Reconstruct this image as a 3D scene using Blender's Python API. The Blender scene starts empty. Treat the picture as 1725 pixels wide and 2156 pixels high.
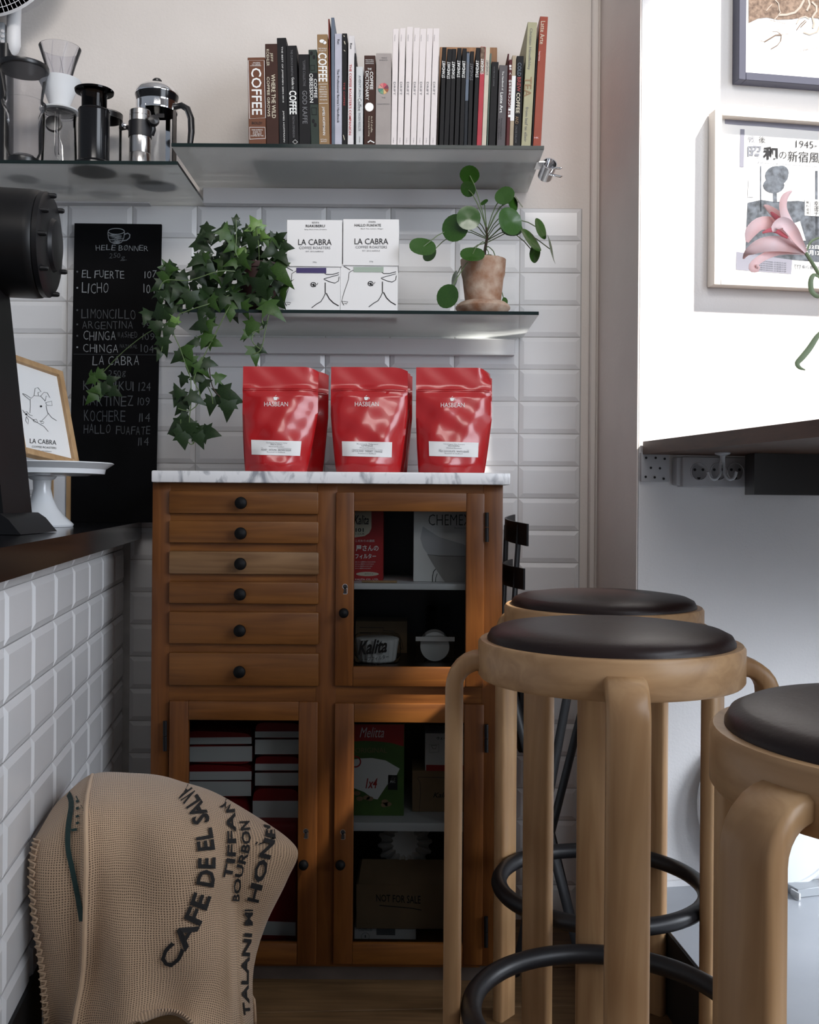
import bpy, bmesh, math, random
from mathutils import Vector, Matrix
from mathutils.bvhtree import BVHTree

random.seed(7)
S = bpy.context.scene
COL = S.collection
R = math.radians
# ------------------------------------------------------------------ camera
F, CU, CV, ROLL, H = 2150.0, 862.0, 1050.0, 0.0075, 1.0
cd = bpy.data.cameras.new('camera')
cam = bpy.data.objects.new('camera', cd); COL.objects.link(cam)
cam.location = (0, 0, H); cam.rotation_euler = (R(90), -ROLL, 0)
cd.sensor_width = 36; cd.lens = F / 2156 * 36
cd.shift_y = -(1078 - CV) / 2156; cd.shift_x = 0.5 / 2156
cd.clip_start = 0.05
S.camera = cam
# ------------------------------------------------------------------ world, sun, window light, exposure
W = bpy.data.worlds.new('sky'); S.world = W; W.use_nodes = True
W.node_tree.nodes['Background'].inputs[0].default_value = (0.78, 0.86, 1.0, 1)
W.node_tree.nodes['Background'].inputs[1].default_value = 0.28
TH = R(9.0)                                   # the room is turned this much against the camera
WD = Vector((math.cos(TH), math.sin(TH), 0))  # along the bright wall, to the right
WN = Vector((math.sin(TH), -math.cos(TH), 0)) # out of the bright wall, into the room
C0 = Vector((0.496, 2.209, 0))                # corner of the bright wall
sd = bpy.data.lights.new('sun', 'SUN'); sun = bpy.data.objects.new('sun', sd); COL.objects.link(sun)
sdir = (-WN * 1.0 - WD * 0.9 + Vector((0, 0, -1.6))).normalized()
sun.rotation_euler = sdir.to_track_quat('-Z', 'Y').to_euler()
sd.energy = 10.0; sd.angle = R(2.2); sd.color = (1.0, 0.95, 0.89)
def area(name, loc, aim, w, h, e, col):
    l = bpy.data.lights.new(name, 'AREA'); o = bpy.data.objects.new(name, l); COL.objects.link(o)
    l.shape = 'RECTANGLE'; l.size = w; l.size_y = h; l.energy = e; l.color = col
    o.location = loc; o.rotation_euler = (Vector(aim) - Vector(loc)).to_track_quat('-Z', 'Y').to_euler()
    return o
area('window_daylight', (2.1, 0.25, 1.75), (-0.6, 1.6, 1.0), 2.2, 1.5, 96, (0.84, 0.905, 1.0))
hw = area('upper_wall_light', (0.35, -0.9, 3.05), (-0.2, 2.46, 2.15), 2.0, 0.7, 6.9, (1.0, 0.955, 0.92)); hw.data.spread = R(52)  # added lamp without a window, spread narrowed to brighten the upper wall
lw_ = area('window_daylight_low', (1.5, 1.72, 0.62), (0.62, 2.05, 0.0), 0.5, 0.4, 4.6, (0.85, 0.91, 1.0)); lw_.data.spread = R(95)
S.view_settings.view_transform = 'Standard'; S.view_settings.look = 'None'
S.view_settings.exposure = 0.0; S.view_settings.gamma = 1.0
S.view_settings.use_curve_mapping = False

# ------------------------------------------------------------------ geometry helpers
CAM = Vector((0, 0, H))
def P(u, v, Y):
    du, dv = u - CU, v - CV
    a, b = du + ROLL * dv, dv - ROLL * du
    return Vector((a * Y / F, Y, H - b * Y / F))
def rect(u0, v0, u1, v1, Y):
    um, vm = (u0 + u1) / 2, (v0 + v1) / 2
    return P(u0, vm, Y).x, P(u1, vm, Y).x, P(um, v1, Y).z, P(um, v0, Y).z   # x0 x1 z0 z1
def yplane(Y, off=0.0008):
    return lambda u, v: P(u, v, Y - off)
def plane(p0, n, off=0.0008):
    p0 = Vector(p0); n = Vector(n).normalized()
    def f(u, v):
        d = P(u, v, 1.0) - CAM
        if d.dot(n) > 0: s = -1
        else: s = 1
        q = p0 + n * off * s
        return CAM + d * ((q - CAM).dot(n) / d.dot(n))
    return f
def onmesh(vs, fs, off=0.0012):
    t = BVHTree.FromPolygons(vs, fs)
    def f(u, v):
        d = (P(u, v, 1.0) - CAM).normalized()
        h = t.ray_cast(CAM, d)
        if h[0] is None:
            h = t.find_nearest(P(u, v, 1.45))
            return h[0] - d * off
        return h[0] - d * off
    return f

BASE = {}
class MB:
    def __init__(s): s.v = []; s.f = []
    def add(s, vs, fs):
        n = len(s.v); s.v += [Vector(v) for v in vs]; s.f += [tuple(i + n for i in f) for f in fs]; return s
    def obox(s, c, ax, hs, bev=0.0, seg=1):
        c = Vector(c)
        if bev <= 0:
            vs = [c + ax[0] * hs[0] * i + ax[1] * hs[1] * j + ax[2] * hs[2] * k for i in (-1, 1) for j in (-1, 1) for k in (-1, 1)]
            return s.add(vs, [(0, 1, 3, 2), (4, 6, 7, 5), (0, 4, 5, 1), (2, 3, 7, 6), (0, 2, 6, 4), (1, 5, 7, 3)])
        bm = bmesh.new(); bmesh.ops.create_cube(bm, size=2)
        for v in bm.verts: v.co = Vector((v.co.x * hs[0], v.co.y * hs[1], v.co.z * hs[2]))
        bmesh.ops.bevel(bm, geom=bm.edges[:], offset=min(bev, min(hs) * .95), segments=seg, affect='EDGES', profile=.5)
        bm.verts.index_update()
        vs = [c + ax[0] * v.co.x + ax[1] * v.co.y + ax[2] * v.co.z for v in bm.verts]
        fs = [[v.index for v in f.verts] for f in bm.faces]; bm.free()
        return s.add(vs, fs)
    def box(s, x0, x1, y0, y1, z0, z1, bev=0.0, seg=1):
        return s.obox(((x0 + x1) / 2, (y0 + y1) / 2, (z0 + z1) / 2), (Vector((1, 0, 0)), Vector((0, 1, 0)), Vector((0, 0, 1))),
                      (abs(x1 - x0) / 2, abs(y1 - y0) / 2, abs(z1 - z0) / 2), bev, seg)
    def lathe(s, prof, c, n=28, axis=None, wav=None):
        c = Vector(c)
        if axis is None: ux, uy, uz = Vector((1, 0, 0)), Vector((0, 1, 0)), Vector((0, 0, 1))
        else:
            uz = Vector(axis).normalized(); ux = uz.orthogonal().normalized(); uy = uz.cross(ux)
        vs, fs = [], []
        for r, z in prof:
            for i in range(n):
                a = 2 * math.pi * i / n; rr = r * (1 + (wav(i, n) if wav else 0))
                vs.append(c + ux * rr * math.cos(a) + uy * rr * math.sin(a) + uz * z)
        for k in range(len(prof) - 1):
            for i in range(n):
                j = (i + 1) % n; fs.append((k * n + i, k * n + j, (k + 1) * n + j, (k + 1) * n + i))
        if prof[0][0] > 1e-6: fs.append(tuple(range(n))[::-1])
        if prof[-1][0] > 1e-6: fs.append(tuple((len(prof) - 1) * n + i for i in range(n)))
        return s.add(vs, fs)
    def tube(s, pts, r, n=8, closed=False, flat=1.0):
        pts = [Vector(p) for p in pts]; m = len(pts)
        rs = r if isinstance(r, (list, tuple)) else [r] * m
        vs, fs = [], []; up = None
        for k in range(m):
            a = pts[(k - 1) % m] if (closed or k > 0) else pts[k]; b = pts[(k + 1) % m] if (closed or k < m - 1) else pts[k]
            t = (b - a).normalized()
            if up is None: up = t.orthogonal().normalized()
            up = (up - t * up.dot(t)).normalized(); w = t.cross(up)
            for i in range(n):
                q = 2 * math.pi * i / n
                vs.append(pts[k] + up * rs[k] * math.cos(q) + w * rs[k] * flat * math.sin(q))
        for k in range(m if closed else m - 1):
            for i in range(n):
                j = (i + 1) % n; k2 = (k + 1) % m
                fs.append((k * n + i, k * n + j, k2 * n + j, k2 * n + i))
        if not closed: fs += [tuple(range(n))[::-1], tuple((m - 1) * n + i for i in range(n))]
        return s.add(vs, fs)
    def prism(s, poly, ext):
        poly = [Vector(p) for p in poly]; n = len(poly); ext = Vector(ext)
        return s.add(poly + [p + ext for p in poly], [tuple(range(n))[::-1], tuple(range(n, 2 * n))] + [(i, (i + 1) % n, n + (i + 1) % n, n + i) for i in range(n)])
    def grid(s, fn, nu, nv, closed=False):
        vs = [fn(i / nu, j / nv) for j in range(nv + 1) for i in range(nu + 1)]
        fs = [(j * (nu + 1) + i, j * (nu + 1) + i + 1, (j + 1) * (nu + 1) + i + 1, (j + 1) * (nu + 1) + i) for j in range(nv) for i in range(nu)]
        return s.add(vs, fs)
    def mesh(s, name, m, off=Vector((0, 0, 0)), smooth=True, solid=True, ang=38):
        me = bpy.data.meshes.new(name)
        me.from_pydata([v - off for v in s.v], [], s.f)
        if solid:
            bm = bmesh.new(); bm.from_mesh(me); bmesh.ops.recalc_face_normals(bm, faces=bm.faces[:]); bm.to_mesh(me); bm.free()
        if smooth:
            me.polygons.foreach_set('use_smooth', [True] * len(me.polygons)); me.set_sharp_from_angle(angle=R(ang))
        me.materials.append(M[m] if isinstance(m, str) else m)
        me.update()
        return me
    def build(s, name, m, parent=None, base=(0, 0, 0), **k):
        off = BASE[parent.name] if parent else Vector(base)
        o = bpy.data.objects.new(name, s.mesh(name, m, off, **k)); COL.objects.link(o)
        if parent: o.parent = parent
        else: o.location = off
        BASE[o.name] = off
        return o
def tag(o, label, cat, group=None):
    o['label'] = label; o['category'] = cat
    if group: o['group'] = group
    return o
def thing(name, label, cat, base=(0, 0, 0), group=None):
    o = bpy.data.objects.new(name, None); COL.objects.link(o); o.location = base; o.empty_display_size = .05
    BASE[o.name] = Vector(base)
    return tag(o, label, cat, group)
def struct(o, label=None):
    o['kind'] = 'structure'
    if label: o['label'] = label
    return o
def copy_tree(o, parent=None):
    c = o.copy(); COL.objects.link(c); c.parent = parent; BASE[c.name] = BASE[o.name]
    for ch in [x for x in o.children]: copy_tree(ch, c)
    return c
# ------------------------------------------------------------------ flat print: text and strokes given in photo pixels, laid on a real surface
_T = {}
def tgeo(t, off=0.0, shear=0.0):
    k = (t, off, shear)
    if k not in _T:
        c = bpy.data.curves.new('t', 'FONT'); c.body = t; c.offset = off; c.resolution_u = 2; c.shear = shear
        o = bpy.data.objects.new('t', c); me = bpy.data.meshes.new_from_object(o)
        vs = [(v.co.x, v.co.y) for v in me.vertices]; fs = [tuple(p.vertices) for p in me.polygons]
        bpy.data.objects.remove(o); bpy.data.curves.remove(c); bpy.data.meshes.remove(me)
        if not vs: vs = [(0, 0), (1, 0), (1, 1)]; fs = [(0, 1, 2)]
        x0 = min(v[0] for v in vs); x1 = max(v[0] for v in vs); y0 = min(v[1] for v in vs); y1 = max(v[1] for v in vs)
        w = max(x1 - x0, 1e-6); h = max(y1 - y0, 1e-6)
        _T[k] = ([((x - x0) / w, (y - y0) / h) for x, y in vs], fs, w / h)
    return _T[k]
def quad_map(q):
    (a, b), (c, d), (e, f), (g, h) = q       # BL BR TR TL
    return lambda x, y: ((a * (1 - x) + c * x) * (1 - y) + (g * (1 - x) + e * x) * y, (b * (1 - x) + d * x) * (1 - y) + (h * (1 - x) + f * x) * y)
def ptext(mb, t, q, proj, off=0.0, shear=0.0):
    vs, fs, _ = tgeo(t, off, shear); m = quad_map(q)
    mb.add([proj(*m(x, y)) for x, y in vs], fs)
def htext(mb, t, u0, v0, u1, v1, proj, off=0.0, slope=0.0, shear=0.0):   # upright text filling a pixel box
    s = slope * (u1 - u0)
    ptext(mb, t, ((u0, v1), (u1, v1 + s), (u1, v0 + s), (u0, v0)), proj, off, shear)
def stext(mb, t, uA, uB, v0, v1, proj, lean=0.0, off=0.0):   # spine text, reading downwards; lean = du per dv
    k = lean * (v1 - v0)
    ptext(mb, t, ((uA, v0), (uA + k, v1), (uB + k, v1), (uB, v0)), proj, off)
def stroke(mb, pts, w, proj, closed=False):
    n = len(pts); L = []; Rr = []
    for i in range(n):
        a = pts[(i - 1) % n] if (closed or i) else pts[i]; b = pts[(i + 1) % n] if (closed or i < n - 1) else pts[i]
        tx, ty = b[0] - a[0], b[1] - a[1]; l = math.hypot(tx, ty) or 1
        nx, ny = -ty / l * w / 2, tx / l * w / 2
        L.append(proj(pts[i][0] + nx, pts[i][1] + ny)); Rr.append(proj(pts[i][0] - nx, pts[i][1] - ny))
    m = n if closed else n - 1
    mb.add(L + Rr, [(i, (i + 1) % n, n + (i + 1) % n, n + i) for i in range(m)])
def ppoly(mb, pts, proj):
    mb.add([proj(*p) for p in pts], [tuple(range(len(pts)))])
def pgrid(mb, q, proj, nu=8, nv=4):
    m = quad_map(q); mb.grid(lambda x, y: proj(*m(x, y)), nu, nv)
def circ(cx, cy, rx, ry=None, n=18, a0=0, a1=360):
    ry = rx if ry is None else ry
    return [(cx + rx * math.cos(R(a0 + (a1 - a0) * i / n)), cy + ry * math.sin(R(a0 + (a1 - a0) * i / n))) for i in range(n if a1 - a0 >= 360 else n + 1)]
def cr(p, t):                                   # Catmull-Rom through a list of vectors, t in 0..1
    n = len(p) - 1; x = min(max(t, 0), 1) * n; i = min(int(x), n - 1); f = x - i
    a, b, c, d = p[max(i - 1, 0)], p[i], p[i + 1], p[min(i + 2, n)]
    return 0.5 * ((2 * b) + (c - a) * f + (2 * a - 5 * b + 4 * c - d) * f * f + (3 * b - a - 3 * c + d) * f ** 3)
def crl(p, n): return [cr(p, i / n) for i in range(n + 1)]
# ------------------------------------------------------------------ materials
M = {}
def srgb(r, g, b):
    f = lambda c: (c / 255 / 12.92) if c <= 10 else ((c / 255 + .055) / 1.055) ** 2.4
    return (f(r), f(g), f(b))
def mat(name, col, rough=.5, metal=0.0, spec=.5, var=0.0, vs=8.0, bump=0.0, bs=60.0, stretch=(1, 1, 1), coat=0.0, col2=None, sheen=0.0):
    m = bpy.data.materials.new(name); m.use_nodes = True; M[name] = m
    nt = m.node_tree; b = nt.nodes['Principled BSDF']
    b.inputs['Roughness'].default_value = rough; b.inputs['Metallic'].default_value = metal
    b.inputs['Specular IOR Level'].default_value = spec; b.inputs['Coat Weight'].default_value = coat
    b.inputs['Sheen Weight'].default_value = sheen
    b.inputs['Base Color'].default_value = (*col, 1)
    if var or bump or col2:
        tc = nt.nodes.new('ShaderNodeTexCoord'); mp = nt.nodes.new('ShaderNodeMapping'); mp.inputs['Scale'].default_value = stretch
        nt.links.new(tc.outputs['Object'], mp.inputs[0])
    if var or col2:
        n = nt.nodes.new('ShaderNodeTexNoise'); n.inputs['Scale'].default_value = vs; n.inputs['Detail'].default_value = 5
        nt.links.new(mp.outputs[0], n.inputs[0])
        rp = nt.nodes.new('ShaderNodeValToRGB'); rp.color_ramp.elements[0].position = .32; rp.color_ramp.elements[1].position = .68
        c2 = col2 or [min(1, c * (1 + var)) for c in col]
        c1 = col if col2 else [c * (1 - var) for c in col]
        rp.color_ramp.elements[0].color = (*c1, 1); rp.color_ramp.elements[1].color = (*c2, 1)
        nt.links.new(n.outputs[0], rp.inputs[0]); nt.links.new(rp.outputs[0], b.inputs['Base Color'])
    if bump:
        n2 = nt.nodes.new('ShaderNodeTexNoise'); n2.inputs['Scale'].default_value = bs; n2.inputs['Detail'].default_value = 3
        nt.links.new(mp.outputs[0], n2.inputs[0])
        bp = nt.nodes.new('ShaderNodeBump'); bp.inputs['Strength'].default_value = bump; bp.inputs['Distance'].default_value = .002
        nt.links.new(n2.outputs[0], bp.inputs['Height']); nt.links.new(bp.outputs[0], b.inputs['Normal'])
    return m
def wood(name, c1, c2, axis, rough=.42, scale=1.0, coat=.06):
    m = bpy.data.materials.new(name); m.use_nodes = True; M[name] = m
    nt = m.node_tree; b = nt.nodes['Principled BSDF']; L = nt.links.new
    b.inputs['Roughness'].default_value = rough; b.inputs['Coat Weight'].default_value = coat; b.inputs['Coat Roughness'].default_value = .3; b.inputs['Specular IOR Level'].default_value = .28
    tc = nt.nodes.new('ShaderNodeTexCoord'); mp = nt.nodes.new('ShaderNodeMapping')
    sc = [34 * scale] * 3; sc['XYZ'.index(axis)] = 2.2 * scale; mp.inputs['Scale'].default_value = sc
    L(tc.outputs['Object'], mp.inputs[0])
    n = nt.nodes.new('ShaderNodeTexNoise'); n.inputs['Scale'].default_value = 1.6; n.inputs['Detail'].default_value = 6; n.inputs['Distortion'].default_value = 1.2
    L(mp.outputs[0], n.inputs[0])
    w = nt.nodes.new('ShaderNodeTexNoise'); w.inputs['Scale'].default_value = 6; w.inputs['Detail'].default_value = 2
    L(tc.outputs['Object'], w.inputs[0])
    ad = nt.nodes.new('ShaderNodeMath'); ad.operation = 'MULTIPLY_ADD'; ad.inputs[1].default_value = .45; L(w.outputs[0], ad.inputs[0])
    ml = nt.nodes.new('ShaderNodeMath'); ml.operation = 'MULTIPLY'; ml.inputs[1].default_value = .62; L(n.outputs[0], ml.inputs[0]); L(ml.outputs[0], ad.inputs[2])
    rp = nt.nodes.new('ShaderNodeValToRGB'); e = rp.color_ramp.elements
    e[0].position = .34; e[1].position = .72; e[0].color = (*c1, 1); e[1].color = (*c2, 1)
    L(ad.outputs[0], rp.inputs[0]); L(rp.outputs[0], b.inputs['Base Color'])
    bp = nt.nodes.new('ShaderNodeBump'); bp.inputs['Strength'].default_value = .12; bp.inputs['Distance'].default_value = .001
    L(n.outputs[0], bp.inputs['Height']); L(bp.outputs[0], b.inputs['Normal'])
    return m
def glass(name, tint=(1, 1, 1), body=0.0, bodycol=(.6, .65, .65), gl=.9, blend=.28, rough=.03):
    m = bpy.data.materials.new(name); m.use_nodes = True; M[name] = m
    nt = m.node_tree; nt.nodes.clear(); L = nt.links.new; N = nt.nodes.new
    out = N('ShaderNodeOutputMaterial'); tr = N('ShaderNodeBsdfTransparent'); tr.inputs[0].default_value = (*tint, 1)
    gg = N('ShaderNodeBsdfGlossy'); gg.inputs['Roughness'].default_value = rough; gg.inputs[0].default_value = (gl, gl, gl, 1)
    lw = N('ShaderNodeLayerWeight'); lw.inputs[0].default_value = blend
    mx = N('ShaderNodeMixShader'); L(lw.outputs['Fresnel'], mx.inputs[0])
    if body > 0:
        d1 = N('ShaderNodeBsdfDiffuse'); d1.inputs[0].default_value = (*bodycol, 1)
        d2 = N('ShaderNodeBsdfTranslucent'); d2.inputs[0].default_value = (*bodycol, 1)
        df = N('ShaderNodeMixShader'); df.inputs[0].default_value = .75; L(d1.outputs[0], df.inputs[1]); L(d2.outputs[0], df.inputs[2])
        m0 = N('ShaderNodeMixShader'); m0.inputs[0].default_value = body; L(tr.outputs[0], m0.inputs[1]); L(df.outputs[0], m0.inputs[2])
        L(m0.outputs[0], mx.inputs[1])
    else: L(tr.outputs[0], mx.inputs[1])
    L(gg.outputs[0], mx.inputs[2]); L(mx.outputs[0], out.inputs[0])
    return m
# ------------------------------------------------------------------ material set
mat('plaster', (.66, .615, .575), .85, var=.05, vs=3, bump=.25, bs=160)
mat('plaster_white', (.76, .75, .745), .85, var=.02, vs=4, bump=.3, bs=190)
mat('tile', (.70, .70, .705), .2, var=.03, vs=6)
mat('grout', (.42, .41, .40), .9, var=.1, vs=30)
mat('wall_paint_dim', (.5, .5, .5), .9)
wood('pine_h', (0.0829, 0.0253, 0.0050), (0.1950, 0.0717, 0.0146), 'X')
wood('pine_v', (0.0731, 0.0215, 0.0047), (0.1804, 0.0626, 0.0133), 'Z')
wood('pine_drawer', (0.0842, 0.0278, 0.0059), (0.1966, 0.0758, 0.0173), 'X')
wood('pine_worn', (0.0897, 0.0404, 0.0148), (0.2153, 0.1201, 0.0562), 'X')
wood('birch_v', (.29, .155, .070), (.49, .305, .155), 'Z', .35, .7)
wood('birch_r', (.35, .20, .095), (.55, .345, .18), 'X', .35, .7)
wood('floor_wood', (.075, .040, .017), (.20, .115, .052), 'X', .5)
wood('table_wood', (.040, .018, .010), (.10, .046, .025), 'Y', .45)
wood('oak', (.33, .19, .085), (.52, .34, .18), 'Z', .5)
wood('crate_wood', (.20, .09, .035), (.42, .21, .09), 'Z', .5)
mat('plinth', (.085, .062, .05), .7, var=.2, vs=12)
mat('black_wood', (.012, .010, .009), .35)
mat('black_paint', (.005, .005, .0055), .42, spec=.25, var=.2, vs=20)
mat('black_metal', (.006, .006, .007), .4, spec=.3)
mat('black_plastic', (.008, .008, .009), .3)
mat('black_gloss', (.006, .006, .007), .16, spec=.35)
mat('knob', (.004, .004, .0045), .55, spec=.15)
mat('chalkboard', (.0025, .0025, .003), .85, spec=.12, var=.3, vs=14)
mat('chalk', (.22, .235, .25), .95)
mat('chalk_dim', (.075, .08, .088), .95)
mat('white_enamel', (.78, .80, .82), .15)
mat('white_paint', (.72, .72, .73), .45)
mat('white_card', (.78, .77, .76), .7)
mat('paper', (.80, .80, .79), .85)
mat('cream', (.66, .60, .47), .75)
mat('ink', (.012, .012, .014), .8)
mat('ink_grey', (.16, .16, .17), .8)
mat('ink_white', (.82, .82, .80), .8)
mat('red_foil', (.44, .010, .013), .28, spec=.6, bump=.10, bs=26, coat=.25)
mat('red_card', (.42, .02, .02), .5, var=.15, vs=10)
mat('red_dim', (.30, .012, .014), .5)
mat('kraft', (.30, .20, .115), .85, var=.08, vs=20)
mat('green_card', (.035, .085, .022), .5, col2=(.10, .20, .04), vs=7)
mat('steel', (.62, .60, .58), .22, 1.0)
mat('chrome', (.85, .85, .86), .06, 1.0)
mat('alu', (.60, .59, .60), .45, .15)
mat('galv', (.42, .44, .46), .5, .3)
mat('socket', (.42, .42, .43), .5)
mat('leather', (.016, .0075, .0065), .38, spec=.32, bump=.10, bs=180)
mat('rubber_black', (.010, .010, .012), .42)
mat('terracotta', (.27, .125, .065), .9, col2=(.50, .385, .30), vs=34, bump=.5, bs=110)
mat('soil', (.03, .02, .013), 1.0, bump=.5, bs=80)
mat('pot_dark', (.035, .010, .008), .6)
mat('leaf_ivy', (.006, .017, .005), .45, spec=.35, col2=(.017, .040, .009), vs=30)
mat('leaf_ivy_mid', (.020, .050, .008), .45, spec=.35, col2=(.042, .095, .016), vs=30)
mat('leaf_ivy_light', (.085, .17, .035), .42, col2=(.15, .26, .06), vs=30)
mat('leaf_vein', (.16, .24, .10), .5)
mat('leaf_pilea', (.014, .052, .007), .26, col2=(.042, .115, .015), vs=40, coat=.15)
mat('stem', (.10, .15, .055), .5)
mat('stem_brown', (.05, .03, .02), .7)
mat('pink', (.88, .56, .55), .6, col2=(.90, .74, .78), vs=14)
mat('pink_throat', (.62, .14, .18), .55)
mat('lily_stem', (.20, .27, .15), .5)
mat('grey_floor', (.36, .38, .41), .38, var=.06, vs=5)
mat('riser', (.012, .012, .013), .6)
mat('frame_blue', (.05, .052, .085), .4)
mat('frame_brown', (.16, .10, .06), .5)
mat('frame_pale', (.72, .66, .60), .55)
mat('poster_grey', (.025, .03, .038), .7, col2=(.13, .15, .18), vs=70)
mat('poster_light', (.20, .21, .24), .7)
mat('poster_lilac', (.24, .24, .29), .7)
mat('sepia', (.085, .05, .032), .8, col2=(.26, .18, .13), vs=120)
mat('sepia_mid', (.14, .09, .06), .8)
mat('sepia_pale', (.40, .34, .29), .8)
mat('sack_ink', (.010, .009, .009), .9)
mat('sack_green', (.012, .035, .032), .9)
glass('clear', (.97, .975, .98), 0.0, gl=.6, blend=.12)
glass('clear_plastic', (.955, .955, .97), .07, (.8, .8, .84), .6, .13, .08)
glass('smoke', (.10, .085, .075), .0, gl=.6, blend=.25, rough=.08)
glass('pane', (.70, .71, .71), 0.0, gl=.55, blend=.10, rough=.02)  # tint darkened to put the cabinet interior's shade into the glass colour
glass('shelf_glass', (.95, .975, .965), .0, (.88, .92, .91), .8, .12, .05)
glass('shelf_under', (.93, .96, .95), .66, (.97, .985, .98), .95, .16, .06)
glass('shelf_edge', (.16, .24, .24), .55, (.10, .15, .15), .5, .2, .1)

# marble
def marble():
    m = bpy.data.materials.new('marble'); m.use_nodes = True; M['marble'] = m
    nt = m.node_tree; b = nt.nodes['Principled BSDF']; L = nt.links.new; b.inputs['Roughness'].default_value = .22
    tc = nt.nodes.new('ShaderNodeTexCoord'); mp = nt.nodes.new('ShaderNodeMapping'); mp.inputs['Rotation'].default_value = (0, R(35), R(30)); mp.inputs['Scale'].default_value = (1, 1, .55)
    n = nt.nodes.new('ShaderNodeTexNoise'); n.inputs['Scale'].default_value = 26; n.inputs['Detail'].default_value = 7; n.inputs['Distortion'].default_value = 1.4
    L(tc.outputs['Object'], mp.inputs[0]); L(mp.outputs[0], n.inputs[0])
    rp = nt.nodes.new('ShaderNodeValToRGB'); e = rp.color_ramp.elements
    e[0].position = .33; e[0].color = (.30, .31, .34, 1); e[1].position = .50; e[1].color = (.80, .80, .81, 1)
    L(n.outputs[0], rp.inputs[0]); L(rp.outputs[0], b.inputs['Base Color'])
marble()
# burlap: a woven pattern along the cloth's own UVs
def burlap():
    m = bpy.data.materials.new('burlap'); m.use_nodes = True; M['burlap'] = m
    nt = m.node_tree; b = nt.nodes['Principled BSDF']; L = nt.links.new; N = nt.nodes.new
    b.inputs['Roughness'].default_value = .95; b.inputs['Sheen Weight'].default_value = .25
    uv = N('ShaderNodeUVMap'); uv.uv_map = 'UVMap'
    sp = N('ShaderNodeSeparateXYZ')
    nz = N('ShaderNodeTexNoise'); nz.inputs['Scale'].default_value = 40; nz.inputs['Detail'].default_value = 3
    L(uv.outputs[0], nz.inputs[0])
    vm = N('ShaderNodeVectorMath'); vm.operation = 'MULTIPLY_ADD'; vm.inputs[1].default_value = (.004, .004, 0); L(nz.outputs['Color'], vm.inputs[0]); L(uv.outputs[0], vm.inputs[2])
    L(vm.outputs[0], sp.inputs[0])
    def sn(sock, k):
        a = N('ShaderNodeMath'); a.operation = 'MULTIPLY'; a.inputs[1].default_value = k; L(sock, a.inputs[0])
        c = N('ShaderNodeMath'); c.operation = 'SINE'; L(a.outputs[0], c.inputs[0])
        d = N('ShaderNodeMath'); d.operation = 'ABSOLUTE'; L(c.outputs[0], d.inputs[0]); return d
    a = sn(sp.outputs[0], math.pi / .0037); c = sn(sp.outputs[1], math.pi / .0037)
    mul = N('ShaderNodeMath'); mul.operation = 'MAXIMUM'; L(a.outputs[0], mul.inputs[0]); L(c.outputs[0], mul.inputs[1])
    n2 = N('ShaderNodeTexNoise'); n2.inputs['Scale'].default_value = 9; n2.inputs['Detail'].default_value = 4; L(uv.outputs[0], n2.inputs[0])
    n3 = N('ShaderNodeTexNoise'); n3.inputs['Scale'].default_value = 420; L(uv.outputs[0], n3.inputs[0])
    rp = N('ShaderNodeValToRGB'); e = rp.color_ramp.elements
    e[0].position = .45; e[0].color = (.11, .062, .035, 1); e[1].position = .93; e[1].color = (.60, .42, .27, 1)
    L(mul.outputs[0], rp.inputs[0])
    mx = N('ShaderNodeMix'); mx.data_type = 'RGBA'; mx.blend_type = 'MULTIPLY'; mx.inputs[0].default_value = .55
    rp2 = N('ShaderNodeValToRGB'); rp2.color_ramp.elements[0].position = .3; rp2.color_ramp.elements[1].position = .7
    rp2.color_ramp.elements[0].color = (.62, .60, .60, 1); rp2.color_ramp.elements[1].color = (1, .98, .95, 1)
    ad = N('ShaderNodeMath'); ad.operation = 'MULTIPLY_ADD'; ad.inputs[1].default_value = .5; L(n3.outputs[0], ad.inputs[0])
    hl = N('ShaderNodeMath'); hl.operation = 'MULTIPLY'; hl.inputs[1].default_value = .5; L(n2.outputs[0], hl.inputs[0]); L(hl.outputs[0], ad.inputs[2])
    L(ad.outputs[0], rp2.inputs[0]); L(rp.outputs[0], mx.inputs['A']); L(rp2.outputs[0], mx.inputs['B']); L(mx.outputs['Result'], b.inputs['Base Color'])
    bp = N('ShaderNodeBump'); bp.inputs['Strength'].default_value = .5; bp.inputs['Distance'].default_value = .0015
    L(mul.outputs[0], bp.inputs['Height']); L(bp.outputs[0], b.inputs['Normal'])
burlap()

# ------------------------------------------------------------------ the room
YW = 2.46                 # tiled back wall
XR = 0.452                # where the wall returns towards the camera
ZT = 1.7011               # top of the tiling
TP, TPX = 0.0775, 0.1555  # tile pitch
fl = struct(MB().box(-3.2, 3.2, -3.4, 2.9, -.06, -.012).build('floor', 'floor_wood'), 'dark wooden plank floor')
wb = struct(MB().box(-2.6, XR, YW, YW + .12, -.02, 3.4).build('wall_back', 'plaster'), 'pale plastered back wall, white tiled up to the upper shelf')
# the return and the bright wall form one block that stands 25 cm forward
ret = WN * .258
blk = [C0, C0 + WD * 1.05, C0 + WD * 1.05 - WN * .5, C0 - WN * .5]
struct(MB().prism([Vector((p.x, p.y, -.02)) for p in blk], (0, 0, 3.42)).build('wall_right', 'plaster_white'), 'white sunlit wall with two framed prints')
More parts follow.
